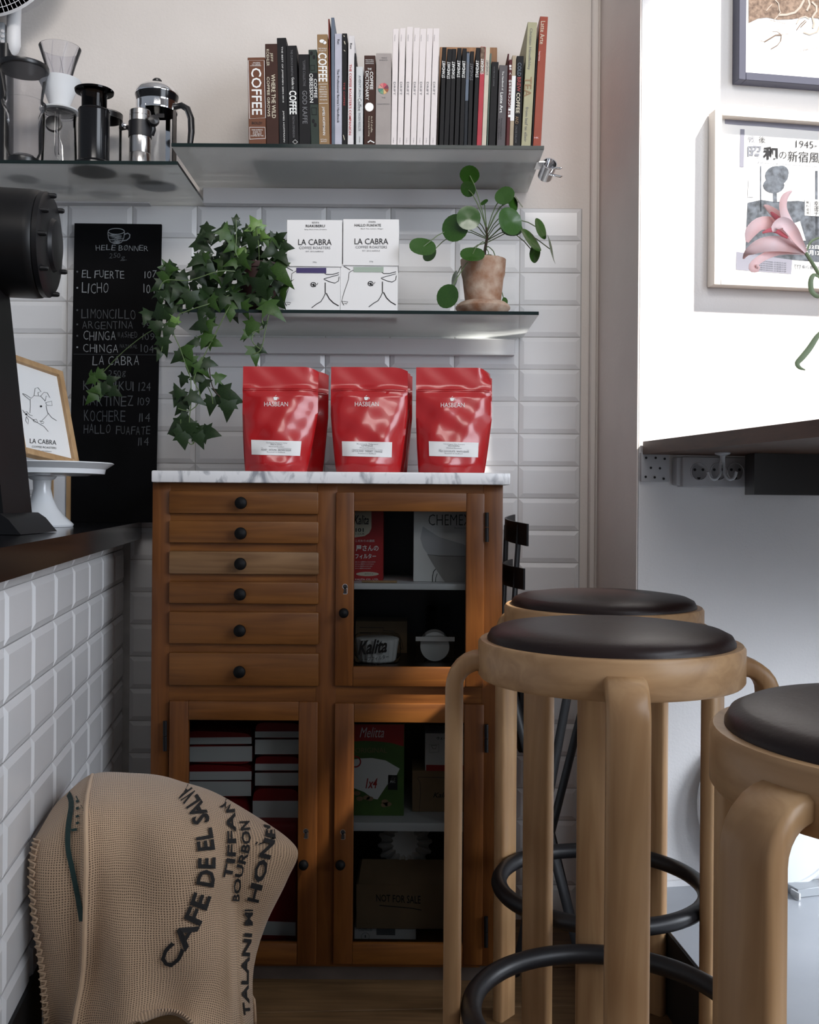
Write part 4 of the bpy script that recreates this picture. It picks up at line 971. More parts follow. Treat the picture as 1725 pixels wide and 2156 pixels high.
for i in range(3):
    a = 2 * math.pi * i / 3 + .5
    bl.grid(lambda s, q, a=a: fc + Vector((0, .006, 0)) + Vector((math.cos(a + (s - .5) * 1.3 * (.5 + q)), 0, math.sin(a + (s - .5) * 1.3 * (.5 + q)))) * rf * (.18 + .68 * q) + Vector((0, (s - .5) * .04, 0)), 8, 6)
bl.build('blade', 'clear_plastic', t, solid=False)
MB().lathe([(.05, -.02), (.05, .05), (.03, .08), (0, .085)], fc, 24, (0, 1, 0)).build('motor', 'white_paint', t)
MB().tube([Vector((P(28, 0, YFN).x, YFN + .01, fc.z)), P(29, 60, YFN), P(29, 95, YFN), P(27, 108, YFN), P(25, 116, YFN)], [.017, .016, .016, .013, .006], 16).build('neck', 'white_paint', t)
px0 = P(4, 75, YFN)
MB().box(P(-20, 70, YFN).x, P(13, 70, YFN).x, YFN - .012, YFN + .02, P(0, 95, YFN).z, P(0, 50, YFN).z, .004).build('control_panel', 'galv', t)
for v in (66, 77, 88):
    MB().lathe([(.0045, 0), (.0045, .002), (.0035, .003), (0, .003)], P(6, v, YFN - .012), 14, (0, -1, 0)).build('button', 'alu', t)
MB().lathe([(.028, zz(130, YFN) * 0), (.07, 0), (.072, .008), (.06, .016), (.018, .02), (.016, P(0, 96, YFN).z - fb.z), (0, P(0, 96, YFN).z - fb.z)], fb, 28).build('stand', 'black_plastic', t)
# glass server with stacked drippers and a scoop inside
c = LP(125, 2.33); t = thing('glass_server', 'clear glass coffee server with a handle under two stacked drippers', 'server', c)
hS = zz(244, 2.33)
MB().lathe([(.034, .001), (.038, .004), (.040, .012), (.0395, .05), (.036, hS - .012), (.037, hS), (.0355, hS), (.0345, hS - .012), (.038, .05), (.0385, .012), (.033, .0035), (0, .003)], c, 36).build('bowl', 'clear', t)
MB().tube([c + Vector((.012, -.041, hS - .004)), c + Vector((.014, -.055, hS - .006)), c + Vector((.014, -.058, hS - .022)), c + Vector((.013, -.055, .058)), c + Vector((.012, -.046, .053))], .0045, 8).build('handle', 'clear', t)
MB().lathe([(.0365, hS + .0005), (.0375, hS + .004), (.0365, hS + .006), (0, hS + .006)], c, 32).build('lid', 'clear_plastic', t)
c2 = c + Vector((0, 0, hS + .0068)); t = thing('dripper', 'white coffee dripper sitting on the glass server', 'dripper', c2, 'stacked drippers')
h2 = zz(168, 2.33) - hS
MB().lathe([(.034, 0), (.043, .002), (.044, .005), (.020, .008), (.021, .012), (.024, .02), (.034, h2 * .55), (.046, h2 - .012), (.0475, h2 - .009), (.0455, h2 - .009), (.033, h2 * .55), (.021, .02), (0, .018)], c2, 40).build('cone', 'white_enamel', t)
c3 = c2 + Vector((0, 0, h2 - .03)); t = thing('dripper', 'clear ribbed plastic dripper nested on top of the white dripper', 'dripper', c3, 'stacked drippers')
h3 = zz(100, 2.33) - hS - h2 + .022
MB().lathe([(.017, 0), (.022, .012), (.034, h3 * .6), (.0465, h3), (.0455, h3), (.033, h3 * .6), (.0205, .012), (.016, .001)], c3, 40).build('cone', 'clear_plastic', t)
for i in range(9):
    a = 2 * math.pi * i / 9
    MB().tube([c3 + Vector((math.cos(a + .5 * s) * (.0165 + (.0455 - .0165) * s - .001), math.sin(a + .5 * s) * (.0165 + (.0455 - .0165) * s - .001), .004 + (h3 - .006) * s)) for s in (0, .25, .5, .75, 1)], .0011, 5).build('rib', 'clear_plastic', t)
cs2 = P(113, 262, 2.33); t = thing('coffee_scoop', 'black round scoop with a metal handle standing inside the glass server', 'scoop', P(136, 330, 2.33))
MB().lathe([(.0175, -.004), (.019, 0), (.0175, .008), (0, .009)], cs2, 24, (.25, -.9, .1)).build('bowl', 'black_plastic', t)
MB().tube([cs2 + Vector((.003, -.004, -.004)), P(124, 285, 2.322), P(131, 308, 2.32), c + Vector((.013, -.008, .0075))], .0024, 8).build('handle', 'steel', t)
# aeropress-like brewer, smoked
c = LP(198, 2.207); t = thing('plunger_brewer', 'dark smoked plastic plunger brewer standing on its cap', 'brewer', c)
z1_ = zz(232, 2.207); z2_ = zz(191, 2.207)
MB().lathe([(.050, 0), (.050, .004), (.040, .008), (.036, .013), (0, .013)], c, 36).build('cap', 'black_gloss', t)
MB().lathe([(.0325, .0135), (.0325, z1_ - .006), (.034, z1_ - .003), (.033, z1_), (.030, z1_), (.029, .02), (0, .02)], c, 36).build('chamber', 'black_gloss', t)
MB().lathe([(.0265, z1_ - .02), (.0265, z2_ - .012), (.029, z2_ - .008), (.0405, z2_ - .004), (.0415, z2_), (.039, z2_ + .001), (.025, z2_ - .004), (.024, z1_ - .02)], c, 36).build('plunger', 'smoke', t)
# french press with black handle, behind
c = LP(222, 2.37); t = thing('french_press', 'glass press pot with a black handle half hidden behind the plunger brewer', 'press pot', c)
z1_ = zz(240, 2.37)
MB().lathe([(.036, 0), (.037, z1_ - .01), (.039, z1_), (.0365, z1_), (.035, .004), (0, .003)], c, 32).build('beaker', 'clear', t)
MB().lathe([(.0385, z1_ - .014), (.0392, z1_ - .002), (.036, z1_ - .002), (.036, z1_ - .014)], c, 32).build('band', 'black_plastic', t)
MB().tube([c + Vector((.036, -.01, z1_ - .036)), c + Vector((.055, -.012, z1_ - .034)), c + Vector((.068, -.012, z1_ - .045)), c + Vector((.072, -.012, z1_ - .07)), c + Vector((.070, -.012, .02))], .0055, 8).build('handle', 'black_plastic', t)
MB().lathe([(.005, 0), (.005, .01), (0, .011)], c + Vector((.05, -.018, z1_ - .034)), 12, (0, -1, 0)).build('rivet', 'chrome', t)
# steel hand grinder
c = LP(295, 2.235); t = thing('hand_grinder', 'brushed steel hand grinder with a black grip band', 'grinder', c)
hG = zz(232, 2.235)
MB().lathe([(.0225, 0), (.0235, .002), (.0235, .04), (.0232, .0405), (.0235, .041), (.0235, hG * .56), (0, hG * .56)], c, 32).build('body', 'steel', t)
MB().lathe([(.0236, hG * .56), (.0250, hG * .565), (.0250, hG * .81), (.0236, hG * .815)], c, 32).build('grip_band', 'rubber_black', t)
MB().lathe([(.0232, hG * .816), (.0232, hG * .9), (.0225, hG * .905), (.0232, hG * .91), (.0232, hG - .002), (.021, hG), (0, hG)], c, 32).build('upper_body', 'steel', t)
MB().lathe([(.005, 0), (.011, .004), (.0125, .012), (.010, .02), (0, .022)], c + Vector((.030, -.005, hG * .80)), 20, (.3, -.95, 0)).build('crank_knob', 'black_plastic', t)
MB().tube([c + Vector((.030, -.008, hG * .78)), c + Vector((.031, -.006, hG * .68)), c + Vector((.026, -.003, hG * .6))], .006, 8, flat=.6).build('crank_arm', 'black_plastic', t)
# chrome french press
c = LP(330, 2.305); t = thing('french_press', 'chrome french press with black ball knob and black handle', 'press pot', c)
Y_ = 2.305
MB().lathe([(.044, .022), (.044, zz(218, Y_)), (.042, zz(218, Y_)), (.042, .022)], c, 36).build('beaker', 'clear', t)
MB().lathe([(.046, zz(236, Y_)), (.0465, zz(232, Y_)), (.0465, zz(220, Y_)), (.047, zz(217, Y_)), (.045, zz(216, Y_)), (.045, zz(236, Y_))], c, 36).build('upper_band', 'chrome', t)
MB().lathe([(.044, zz(216, Y_)), (.047, zz(205, Y_)), (.0475, zz(200, Y_)), (0, zz(200, Y_))], c, 36).build('lid_ring', 'black_gloss', t)
MB().lathe([(.0485, zz(201, Y_)), (.049, zz(199, Y_)), (.046, zz(190, Y_)), (.036, zz(182, Y_)), (.020, zz(177, Y_)), (0, zz(176, Y_))], c, 36).build('lid_dome', 'chrome', t)
MB().lathe([(.004, zz(178, Y_)), (.006, zz(175, Y_)), (.0105, zz(171, Y_)), (.0105, zz(168, Y_)), (.007, zz(164.5, Y_)), (0, zz(163.5, Y_))], c, 24).build('lid_knob', 'black_plastic', t)
MB().lathe([(.047, .001), (.047, .014), (.0455, .018), (.0455, .001)], c, 36).build('base_ring', 'chrome', t)
for a in (-115, -20, 70, 165):
    d = Vector((math.cos(R(a)), math.sin(R(a)), 0)); w_ = Vector((-d.y, d.x, 0))
    MB().obox(c + d * .0455 + Vector((0, 0, (zz(232, Y_) + .018) / 2)), (d, w_, Vector((0, 0, 1))), (.0012, .006, (zz(232, Y_) - .018) / 2), 0).build('strut', 'chrome', t)
MB().tube([c + Vector((.044, -.008, zz(226, Y_))), c + Vector((.058, -.012, zz(224, Y_))), c + Vector((.072, -.013, zz(232, Y_))), c + Vector((.080, -.013, zz(252, Y_))), c + Vector((.081, -.013, zz(280, Y_))), c + Vector((.077, -.013, zz(318, Y_)))], [.006, .007, .0075, .0075, .0075, .006], 12).build('handle', 'black_plastic', t)
MB().box(c.x + .01, c.x + .028, c.y - .0478, c.y - .0462, c.z + zz(262, Y_), c.z + zz(254, Y_)).build('badge', 'black_plastic', t)
MB().lathe([(.030, .006), (.041, .008), (.041, .014), (0, .016)], c, 28).build('filter_plate', 'steel', t)

# ------------------------------------------------------------------ ivy
rv = random.Random(21)
def ivy_mesh(name, m, seed):
    r_ = random.Random(seed)
    out = [(0, 0), (.20, -.06), (.42, -.10), (.30, .12), (.52, .34), (.27, .36), (.20, .55), (0, 1.0), (-.20, .55), (-.27, .36), (-.52, .34), (-.30, .12), (-.42, -.10), (-.20, -.06)]
    out = [(x * (1 + r_.uniform(-.12, .12)), y * (1 + r_.uniform(-.08, .08))) for x, y in out]
    def zf(x, y): return -.10 * abs(x) * 1.6 + .10 * math.sin(y * 2.6) - .18 * y * y
    vs = [Vector((x, y, zf(x, y))) for x, y in out] + [Vector((0, .18, zf(0, .18) + .02)), Vector((0, .45, zf(0, .45) + .02)), Vector((0, .75, zf(0, .75) + .01))]
    a, b, c_ = 14, 15, 16
    fs = [(0, 1, a), (1, 2, 3, a), (3, 4, 5, a), (5, b, a), (5, 6, b), (6, c_, b), (6, 7, c_), (7, 8, c_), (8, b, c_), (8, 9, b), (9, a, b), (9, 10, 11, a), (11, 12, 13, a), (13, 0, a)]
    mb = MB().add(vs, fs); me = mb.mesh(name, m, solid=False, ang=80)
    return me
IV = {k: [ivy_mesh('leaf', m, 10 * i + j) for j in range(3)] for i, (k, m) in enumerate((('d', 'leaf_ivy'), ('m', 'leaf_ivy_mid'), ('l', 'leaf_ivy_light')))}
YI = 2.22
ivc = P(545, 640, YI); ivc.z = ZS + .0006
ivy = thing('ivy_plant', 'trailing ivy in a dark pot, its vines hanging over the lower glass shelf', 'plant', ivc)
hp = P(545, 560, YI).z - ivc.z
MB().lathe([(.036, 0), (.040, .004), (.050, hp - .012), (.053, hp - .012), (.054, hp), (.049, hp), (.047, hp - .01), (0, hp - .01)], ivc, 32).build('pot', 'pot_dark', ivy)
MB().lathe([(.0465, hp - .0095), (.03, hp - .006), (0, hp - .004)], ivc, 20).build('soil', 'soil', ivy)
ivb = BASE[ivy.name]
def ivleaf(u, v, Y, size, kind, ang=None, tilt=None, yaw=None):
    o = bpy.data.objects.new('leaf', rv.choice(IV[kind])); COL.objects.link(o); o.parent = ivy
    p = P(u, v, Y); s = size * Y / F
    ang = rv.uniform(120, 240) if ang is None else ang           # direction of the tip in the picture: 180 = down
    tilt = rv.uniform(-35, 35) if tilt is None else tilt; yaw = rv.uniform(-45, 45) if yaw is None else yaw
    Mx = Matrix.Rotation(R(yaw), 4, 'Z') @ Matrix.Rotation(R(90 + tilt), 4, 'X') @ Matrix.Rotation(R(-ang), 4, 'Z')
    # centre the leaf on the point
    o.matrix_local = Matrix.Translation(p - ivb) @ Mx @ Matrix.Scale(s, 4) @ Matrix.Translation((0, -.35, 0))
# crown: dense mass
import itertools
crown = [(440, 500), (470, 490), (500, 505), (525, 500), (555, 515), (585, 520), (600, 545), (430, 540), (460, 545), (490, 545), (520, 545), (550, 550), (580, 560), (600, 585), (410, 570), (440, 585), (470, 585), (500, 590), (530, 590), (560, 590), (585, 600), (395, 600), (425, 610), (455, 620), (485, 620), (515, 625), (545, 620), (575, 625), (350, 600), (370, 580), (360, 625), (385, 625), (345, 575), (420, 640), (450, 640), (500, 645)]
for u, v in crown:
    for k in range(3):
        ivleaf(u + rv.uniform(-17, 17), v + rv.uniform(-15, 15), YI - rv.uniform(-.03, .085), rv.uniform(34, 50), rv.choice('dddddm'))
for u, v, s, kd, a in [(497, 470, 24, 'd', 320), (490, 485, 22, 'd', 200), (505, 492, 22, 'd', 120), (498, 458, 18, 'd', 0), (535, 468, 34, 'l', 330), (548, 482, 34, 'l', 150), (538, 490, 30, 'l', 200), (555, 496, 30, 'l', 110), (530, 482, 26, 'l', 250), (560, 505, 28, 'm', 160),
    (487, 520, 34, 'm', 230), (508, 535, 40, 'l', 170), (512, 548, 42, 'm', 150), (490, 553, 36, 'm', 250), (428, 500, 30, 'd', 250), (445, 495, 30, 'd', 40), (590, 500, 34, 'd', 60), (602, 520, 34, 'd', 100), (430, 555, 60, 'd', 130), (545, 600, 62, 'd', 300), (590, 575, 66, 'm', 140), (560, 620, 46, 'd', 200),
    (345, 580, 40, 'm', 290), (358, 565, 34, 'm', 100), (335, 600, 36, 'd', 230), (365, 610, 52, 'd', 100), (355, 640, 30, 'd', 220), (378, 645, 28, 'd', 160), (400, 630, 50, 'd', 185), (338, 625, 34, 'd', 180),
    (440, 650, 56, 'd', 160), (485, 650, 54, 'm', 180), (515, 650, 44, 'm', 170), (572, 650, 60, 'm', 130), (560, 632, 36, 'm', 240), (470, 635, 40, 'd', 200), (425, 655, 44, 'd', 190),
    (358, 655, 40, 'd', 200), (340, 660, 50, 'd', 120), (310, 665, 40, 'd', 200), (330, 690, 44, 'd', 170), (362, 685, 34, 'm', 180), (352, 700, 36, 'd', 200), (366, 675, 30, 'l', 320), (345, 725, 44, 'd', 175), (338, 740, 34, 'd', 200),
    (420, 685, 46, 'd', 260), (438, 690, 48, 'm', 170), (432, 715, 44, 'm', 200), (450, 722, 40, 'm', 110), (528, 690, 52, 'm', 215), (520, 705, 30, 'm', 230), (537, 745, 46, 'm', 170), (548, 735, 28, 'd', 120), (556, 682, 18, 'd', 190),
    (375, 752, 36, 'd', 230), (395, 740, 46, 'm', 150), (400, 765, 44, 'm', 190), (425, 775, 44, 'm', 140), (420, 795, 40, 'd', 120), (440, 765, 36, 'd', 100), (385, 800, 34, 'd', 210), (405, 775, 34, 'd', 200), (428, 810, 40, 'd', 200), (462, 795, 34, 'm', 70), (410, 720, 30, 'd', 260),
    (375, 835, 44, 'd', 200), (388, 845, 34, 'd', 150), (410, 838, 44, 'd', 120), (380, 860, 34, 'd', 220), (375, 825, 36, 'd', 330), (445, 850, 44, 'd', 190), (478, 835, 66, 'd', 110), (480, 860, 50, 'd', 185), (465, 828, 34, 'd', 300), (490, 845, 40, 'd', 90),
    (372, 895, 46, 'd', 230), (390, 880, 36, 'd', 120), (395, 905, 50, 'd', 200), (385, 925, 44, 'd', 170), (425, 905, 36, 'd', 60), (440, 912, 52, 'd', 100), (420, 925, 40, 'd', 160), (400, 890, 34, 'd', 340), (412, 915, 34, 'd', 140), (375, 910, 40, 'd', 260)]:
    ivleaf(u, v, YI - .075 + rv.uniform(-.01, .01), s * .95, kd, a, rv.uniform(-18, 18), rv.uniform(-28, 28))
for u, v, s, kd, a in [(193, 800, 30, 'm', 240), (212, 790, 34, 'm', 120), (208, 820, 38, 'm', 260), (222, 818, 34, 'd', 100), (195, 835, 36, 'm', 220), (240, 825, 34, 'd', 120), (235, 800, 30, 'd', 70), (192, 785, 14, 'm', 0)]:
    ivleaf(u, v, 2.30, s, kd, a, 0, rv.uniform(-20, 20))
for pts in [[(545, 575), (500, 540), (498, 500), (497, 462)], [(545, 575), (545, 520), (538, 468)], [(545, 580), (470, 570), (400, 590), (350, 590), (335, 610)], [(530, 600), (440, 640), (380, 660), (362, 690), (378, 730), (392, 770), (402, 800), (402, 850), (398, 900), (408, 935)],
            [(510, 600), (478, 655), (460, 690), (442, 725), (420, 770), (408, 800), (420, 825), (420, 845), (400, 865), (375, 860)], [(570, 610), (568, 650), (560, 690), (550, 735), (535, 745)], [(560, 620), (552, 670), (556, 690), (535, 700), (532, 720), (548, 735)], [(440, 770), (448, 815), (470, 840), (495, 845)],
            [(360, 690), (345, 720), (340, 740)], [(395, 850), (380, 890), (400, 935), (418, 920), (440, 908)], [(430, 800), (445, 830), (448, 850)]]:
    ys = [YI - .02] + [YI - .078] * (len(pts) - 1)
    MB().tube(crl([P(u, v, y) for (u, v), y in zip(pts, ys)], 18), .0011, 5).build('vine', 'stem_brown' if pts[0][0] == 440 else 'stem', ivy)
MB().tube(crl([P(450, 640, YI - .06), P(330, 690, 2.26), P(260, 740, 2.29), P(200, 800, 2.302), P(192, 784, 2.302)], 16), .001, 5).build('vine', 'stem', ivy)

# ------------------------------------------------------------------ pilea in a terracotta pot
YP = 2.218
pc_ = P(1017, 640, YP); pc_.z = ZS + .0006
pil = thing('pilea_plant', 'round-leaved pilea in a weathered terracotta pot on a saucer', 'plant', pc_)
sc_ = YP / F
zt_ = P(1017, 548, YP).z - pc_.z
MB().lathe([(.040, 0), (.050, .006), (.0585, .015), (.0595, .018), (.058, .022), (.050, .0285), (.045, .0305), (0, .0305)], pc_, 40).build('saucer', 'terracotta', pil)
MB().lathe([(.033, .031), (.0375, .0315), (.0395, .036), (.0445, zt_ * .66), (.0475, zt_ * .75), (.0495, zt_), (.0455, zt_), (.043, zt_ * .8), (0, zt_ * .8)], pc_, 40).build('pot', 'terracotta', pil)
MB().lathe([(.0425, zt_ * .81), (.02, zt_ * .86), (0, zt_ * .88)], pc_, 20).build('soil', 'soil', pil)
pb_ = BASE[pil.name]
stem = [P(1020, 562, YP), P(1021, 530, YP), P(1026, 500, YP), P(1024, 478, YP)]
MB().tube(stem, [.0035, .0032, .003, .002], 8).build('stem', 'stem_brown', pil)
def pil_mesh():
    vs = [Vector((0, 0, 0))]; fs = []; n = 18
    for k, r in enumerate((.35, .7, 1.0)):
        for i in range(n):
            a = 2 * math.pi * i / n
            vs.append(Vector((math.cos(a) * r, math.sin(a) * r, (-.05 + .16 * r * r + .03 * math.sin(3 * a) * r - (.18 * max(0, r - .75)) * 4 * .4))))
    for i in range(n): fs.append((0, 1 + i, 1 + (i + 1) % n))
    for k in range(2):
        for i in range(n):
            j = (i + 1) % n; fs.append((1 + k * n + i, 1 + (k + 1) * n + i, 1 + (k + 1) * n + j, 1 + k * n + j))
    return MB().add(vs, fs).mesh('leaf', 'leaf_pilea', solid=False, ang=80)
PM = pil_mesh()
# u, v, half width, half height, in-plane turn, depth offset, stem point
PL = [(989, 368, 18.5, 13.5, 8, .0, .9), (986, 398, 15, 11, 35, .0, .85), (1063, 412, 19, 17, -48, -.03, .8), (1080, 428, 10, 15, -10, -.01, .75), (1092, 425, 13, 4.5, 55, 0, .75), (1020, 426, 8, 5, -40, .0, .9),
      (987, 459, 22.5, 22.5, 0, -.07, .6), (959, 480, 24, 26, 0, -.05, .5), (1074, 466, 23, 27, -15, -.07, .6), (1078, 482, 20, 17, 0, -.04, .5), (1138, 482, 12, 21, -18, -.03, .4), (1118, 506, 14, 27, -38, -.05, .4), (1126, 533, 11, 18, 12, -.01, .4), (1160, 525, 7, 29, -14, -.02, .3),
      (890, 520, 25, 20, 10, -.06, .5), (905, 535, 12, 15, 25, -.02, .45), (995, 536, 23, 17, 0, -.06, .3), (943, 624, 20, 23, 10, -.07, .2), (958, 588, 5, 16, 8, -.01, .3), (1044, 541, 8, 4, 0, -.03, .1), (1063, 635, 6, 8, 0, .05, .1), (1030, 538, 6, 3.5, 0, -.03, .1)]
for u, v, a, b, rot, dy, st in PL:
    Y = YP + dy; p = P(u, v, Y); s = max(a, b) * Y / F * 1.14
    o = bpy.data.objects.new('leaf', PM); COL.objects.link(o); o.parent = pil
    sq = min(a, b) / max(a, b); tl = math.degrees(math.acos(min(1, sq)))
    if a >= b: Mx = Matrix.Rotation(R(rot), 4, 'Y') @ Matrix.Rotation(R(90 - tl * (1 if v > 400 else -1)), 4, 'X')
    else: Mx = Matrix.Rotation(R(rot), 4, 'Y') @ Matrix.Rotation(R(tl * (1 if u > 1017 else -1)), 4, 'Z') @ Matrix.Rotation(R(90), 4, 'X')
    o.matrix_local = Matrix.Translation(p - pb_) @ Mx @ Matrix.Scale(s, 4)
    q = cr(stem, .35 + .6 * st if v < 600 else .2)
    mid = q.lerp(p, .5) + Vector((0, 0, .035 * min(1, abs(u - 1020) / 90)))
    MB().tube([q, q.lerp(mid, .55) + Vector((0, 0, .004)), mid, mid.lerp(p, .55) + Vector((0, 0, .004)), p + Vector((0, .002, 0))], .0011, 5).build('petiole', 'stem', pil)
# ------------------------------------------------------------------ things inside the cabinet
def pbox(u0, v0, u1, Y, dep, zb, v1=None):
    x0, x1, z0, z1 = rect(u0, v0, u1, v1 or 1500, Y)
    return x0, x1, Y, Y + dep, zb + .0006, z1
def wr(t, m, fn, name='lettering'):
    mb = MB(); fn(mb); mb.build(name, m, t, solid=False, smooth=False)
# red filter box
Y = 2.19; b = pbox(712, 1062, 806, Y, .07, ZS1)
t = thing('filter_box', 'red paper filter carton with Japanese lettering in the upper cabinet', 'carton', ((b[0] + b[1]) / 2, Y + .03, ZS1))
MB().box(*b, .0006).build('carton', 'red_card', t); pr = yplane(Y); k2 = lambda x: 680 + x / 3.75; k2v = lambda y: 1000 + y / 3.75
wr(t, 'cream', lambda mb: ppoly(mb, [(k2(250), k2v(230)), (k2(384), k2v(230)), (k2(384), k2v(420)), (k2(366), k2v(458)), (k2(330), k2v(482)), (k2(250), k2v(494))], yplane(Y, .0004)), 'badge')
def f(mb):
    htext(mb, 'Kalita', k2(246), k2v(318), k2(362), k2v(392), pr, .01, shear=.3); htext(mb, '101', k2(258), k2v(420), k2(322), k2v(450), pr, .02); htext(mb, '1~2人用', k2(256), k2v(458), k2(326), k2v(474), pr)
wr(t, 'ink', f, 'badge_lettering')
def f(mb):
    htext(mb, 'こだわりの濾紙', k2(258), k2v(510), k2(408), k2v(530), pr); htext(mb, '屋さんの', k2(262), k2v(555), k2(440), k2v(602), pr, .02); htext(mb, 'フィルター', k2(256), k2v(622), k2(420), k2v(662), pr, .02)
    for i in range(4): htext(mb, 'おいしい珈琲をいれるための', k2(256), k2v(681 + i * 17), k2(414 - i * 12), k2v(692 + i * 17), pr)
    htext(mb, 'KALITA CO., LTD.', k2(256), k2v(818), k2(440), k2v(834), pr, .01)
wr(t, 'ink_white', f)
wr(t, 'cream', lambda mb: ppoly(mb, [(k2(x), k2v(y)) for x, y in circ(352, 782, 90, 17)], yplane(Y, .0004)), 'oval'); wr(t, 'ink', lambda mb: htext(mb, 'ホワイト', k2(330), k2v(775), k2(398), k2v(789), pr), 'oval_lettering')
# white box with a printed pour-over vessel
Y = 2.175; b = pbox(870, 1060, 1004, Y, .09, ZS1)
t = thing('brewer_box', 'white carton printed with a glass pour-over brewer in the upper cabinet', 'carton', ((b[0] + b[1]) / 2, Y + .03, ZS1))
MB().box(*b, .0006).build('carton', 'white_card', t); pr = yplane(Y)
mat('print_grey', (.32, .31, .30), .8, col2=(.46, .44, .42), vs=14); mat('print_pale', (.50, .50, .52), .8)
wr(t, 'print_pale', lambda mb: ppoly(mb, [(k2(x), k2v(y)) for x, y in [(790, 405), (840, 440), (920, 490), (1150, 560), (1150, 640), (830, 630), (790, 570), (770, 500)]], yplane(Y, .0004)), 'printed_filter')
wr(t, 'print_grey', lambda mb: ppoly(mb, [(k2(x), k2v(y)) for x, y in [(826, 630), (1150, 640), (1150, 848), (965, 848), (910, 770), (860, 690)]], yplane(Y, .0005)), 'printed_vessel')
def f(mb):
    htext(mb, 'CHEMEX', k2(835), k2v(312), k2(1170), k2v(398), pr, -.014); htext(mb, 'The Pure Coffee', k2(1035), k2v(414), k2(1160), k2v(424), pr)
    stroke(mb, [(k2(x), k2v(y)) for x, y in [(826, 628), (930, 640), (1120, 642)]], .7, pr); stroke(mb, [(k2(x), k2v(y)) for x, y in [(865, 848), (866, 800), (875, 762), (892, 742)]], 1.6, pr); stroke(mb, [(k2(x), k2v(y)) for x, y in [(890, 848), (892, 810), (904, 778)]], 1.2, pr)
wr(t, 'ink', f)
a, b_ = P(762, 1227, 2.14), P(836, 1227, 2.14); a.z = b_.z = ZS1 + .0042
tag(MB().box(a.x, b_.x, 2.136, 2.146, ZS1 + .0006, ZS1 + .0050, .001).build('wooden_stick', 'oak', base=(a.x, 2.14, ZS1)), 'flat wooden stirring stick on the white shelf in the cabinet', 'stick')
# dark corrugated hose at the back, built as a short standing tube
tag(MB().lathe([(.03, .0006)] + [(.028 + .004 * (i % 2), .006 + .006 * i) for i in range(16)] + [(.026, .104), (0, .104)], (P(922, 1300, 2.33).x, 2.33, ZM), 28).build('corrugated_hose', 'black_plastic', base=(P(922, 1300, 2.33).x, 2.33, ZM)), 'black corrugated hose piece at the back of the middle compartment', 'hose')
# lower half of the upper door
Y = 2.30; b = pbox(748, 1308, 857, Y, .08, ZM); t = thing('kraft_box', 'kraft carton with a kettle line drawing behind the wave filters', 'carton', ((b[0] + b[1]) / 2, Y + .03, ZM))
MB().box(*b, .0006).build('carton', 'kraft', t); pr = yplane(Y)
wr(t, 'ink', lambda mb: (stroke(mb, [(k2(x), k2v(y)) for x, y in [(290, 1203), (480, 1207), (482, 1250), (540, 1250), (590, 1290), (622, 1380)]], 1.0, pr), stroke(mb, [(k2(x), k2v(y)) for x, y in [(480, 1228), (560, 1236), (620, 1300), (634, 1380)]], .8, pr)), 'line_drawing')
Y = 2.185; cx = P(794, 1380, Y); rw_ = 45 * Y / F
t = thing('wave_filter_pack', 'clear bag of white fluted paper filters in the middle compartment', 'filter pack', (cx.x, Y, ZM))
zt = P(794, 1340, Y).z - ZM
MB().lathe([(rw_ * .78, .001), (rw_ * .85, .004)] + [(rw_ * (.86 + .014 * i), .004 + (zt - .008) * i / 9) for i in range(10)] + [(rw_ * .8, zt - .002), (0, zt - .004)], (cx.x, Y, ZM + .0006), 72, wav=lambda i, n: .035 * (1 if i % 4 < 2 else -1)).build('filters', 'paper', t)
MB().box(cx.x - rw_ * 1.1, cx.x + rw_ * 1.1, Y - rw_ * 1.08, Y + rw_ * 1.05, ZM + .0004, ZM + zt + .004, .012, 3).build('clear_bag', 'clear', t)
pr = yplane(Y - rw_ * 1.08)
def f(mb):
    htext(mb, 'Kalita', k2(275), k2v(1312), k2(508), k2v(1425), pr, .03, slope=-.1, shear=.35); htext(mb, 'ウェーブフィルター', k2(272), k2v(1446), k2(520), k2v(1482), pr, .01, slope=-.12); htext(mb, '155', k2(385), k2v(1490), k2(446), k2v(1510), pr, .02)
wr(t, 'ink', f)
Y = 2.17; t = thing('filter_disc_box', 'clear box with a stack of round white filters', 'box', P(916, 1400, Y))
b = pbox(874, 1340, 958, Y, .075, ZM); MB().box(*b, .001).build('clear_box', 'clear', t)
MB().box(b[0] + .001, b[1] - .001, Y - .0004, Y + .0002, ZM + (b[5] - ZM) * .82, b[5] - .0008).build('paper_band', 'white_card', t)
MB().lathe([(.031, 0), (.031, .05), (0, .05)], (P(916, 1400, Y).x, Y + .012, ZM + .0005 + .0325), 36, (0, 1, 0)).build('round_filters', 'paper', t)
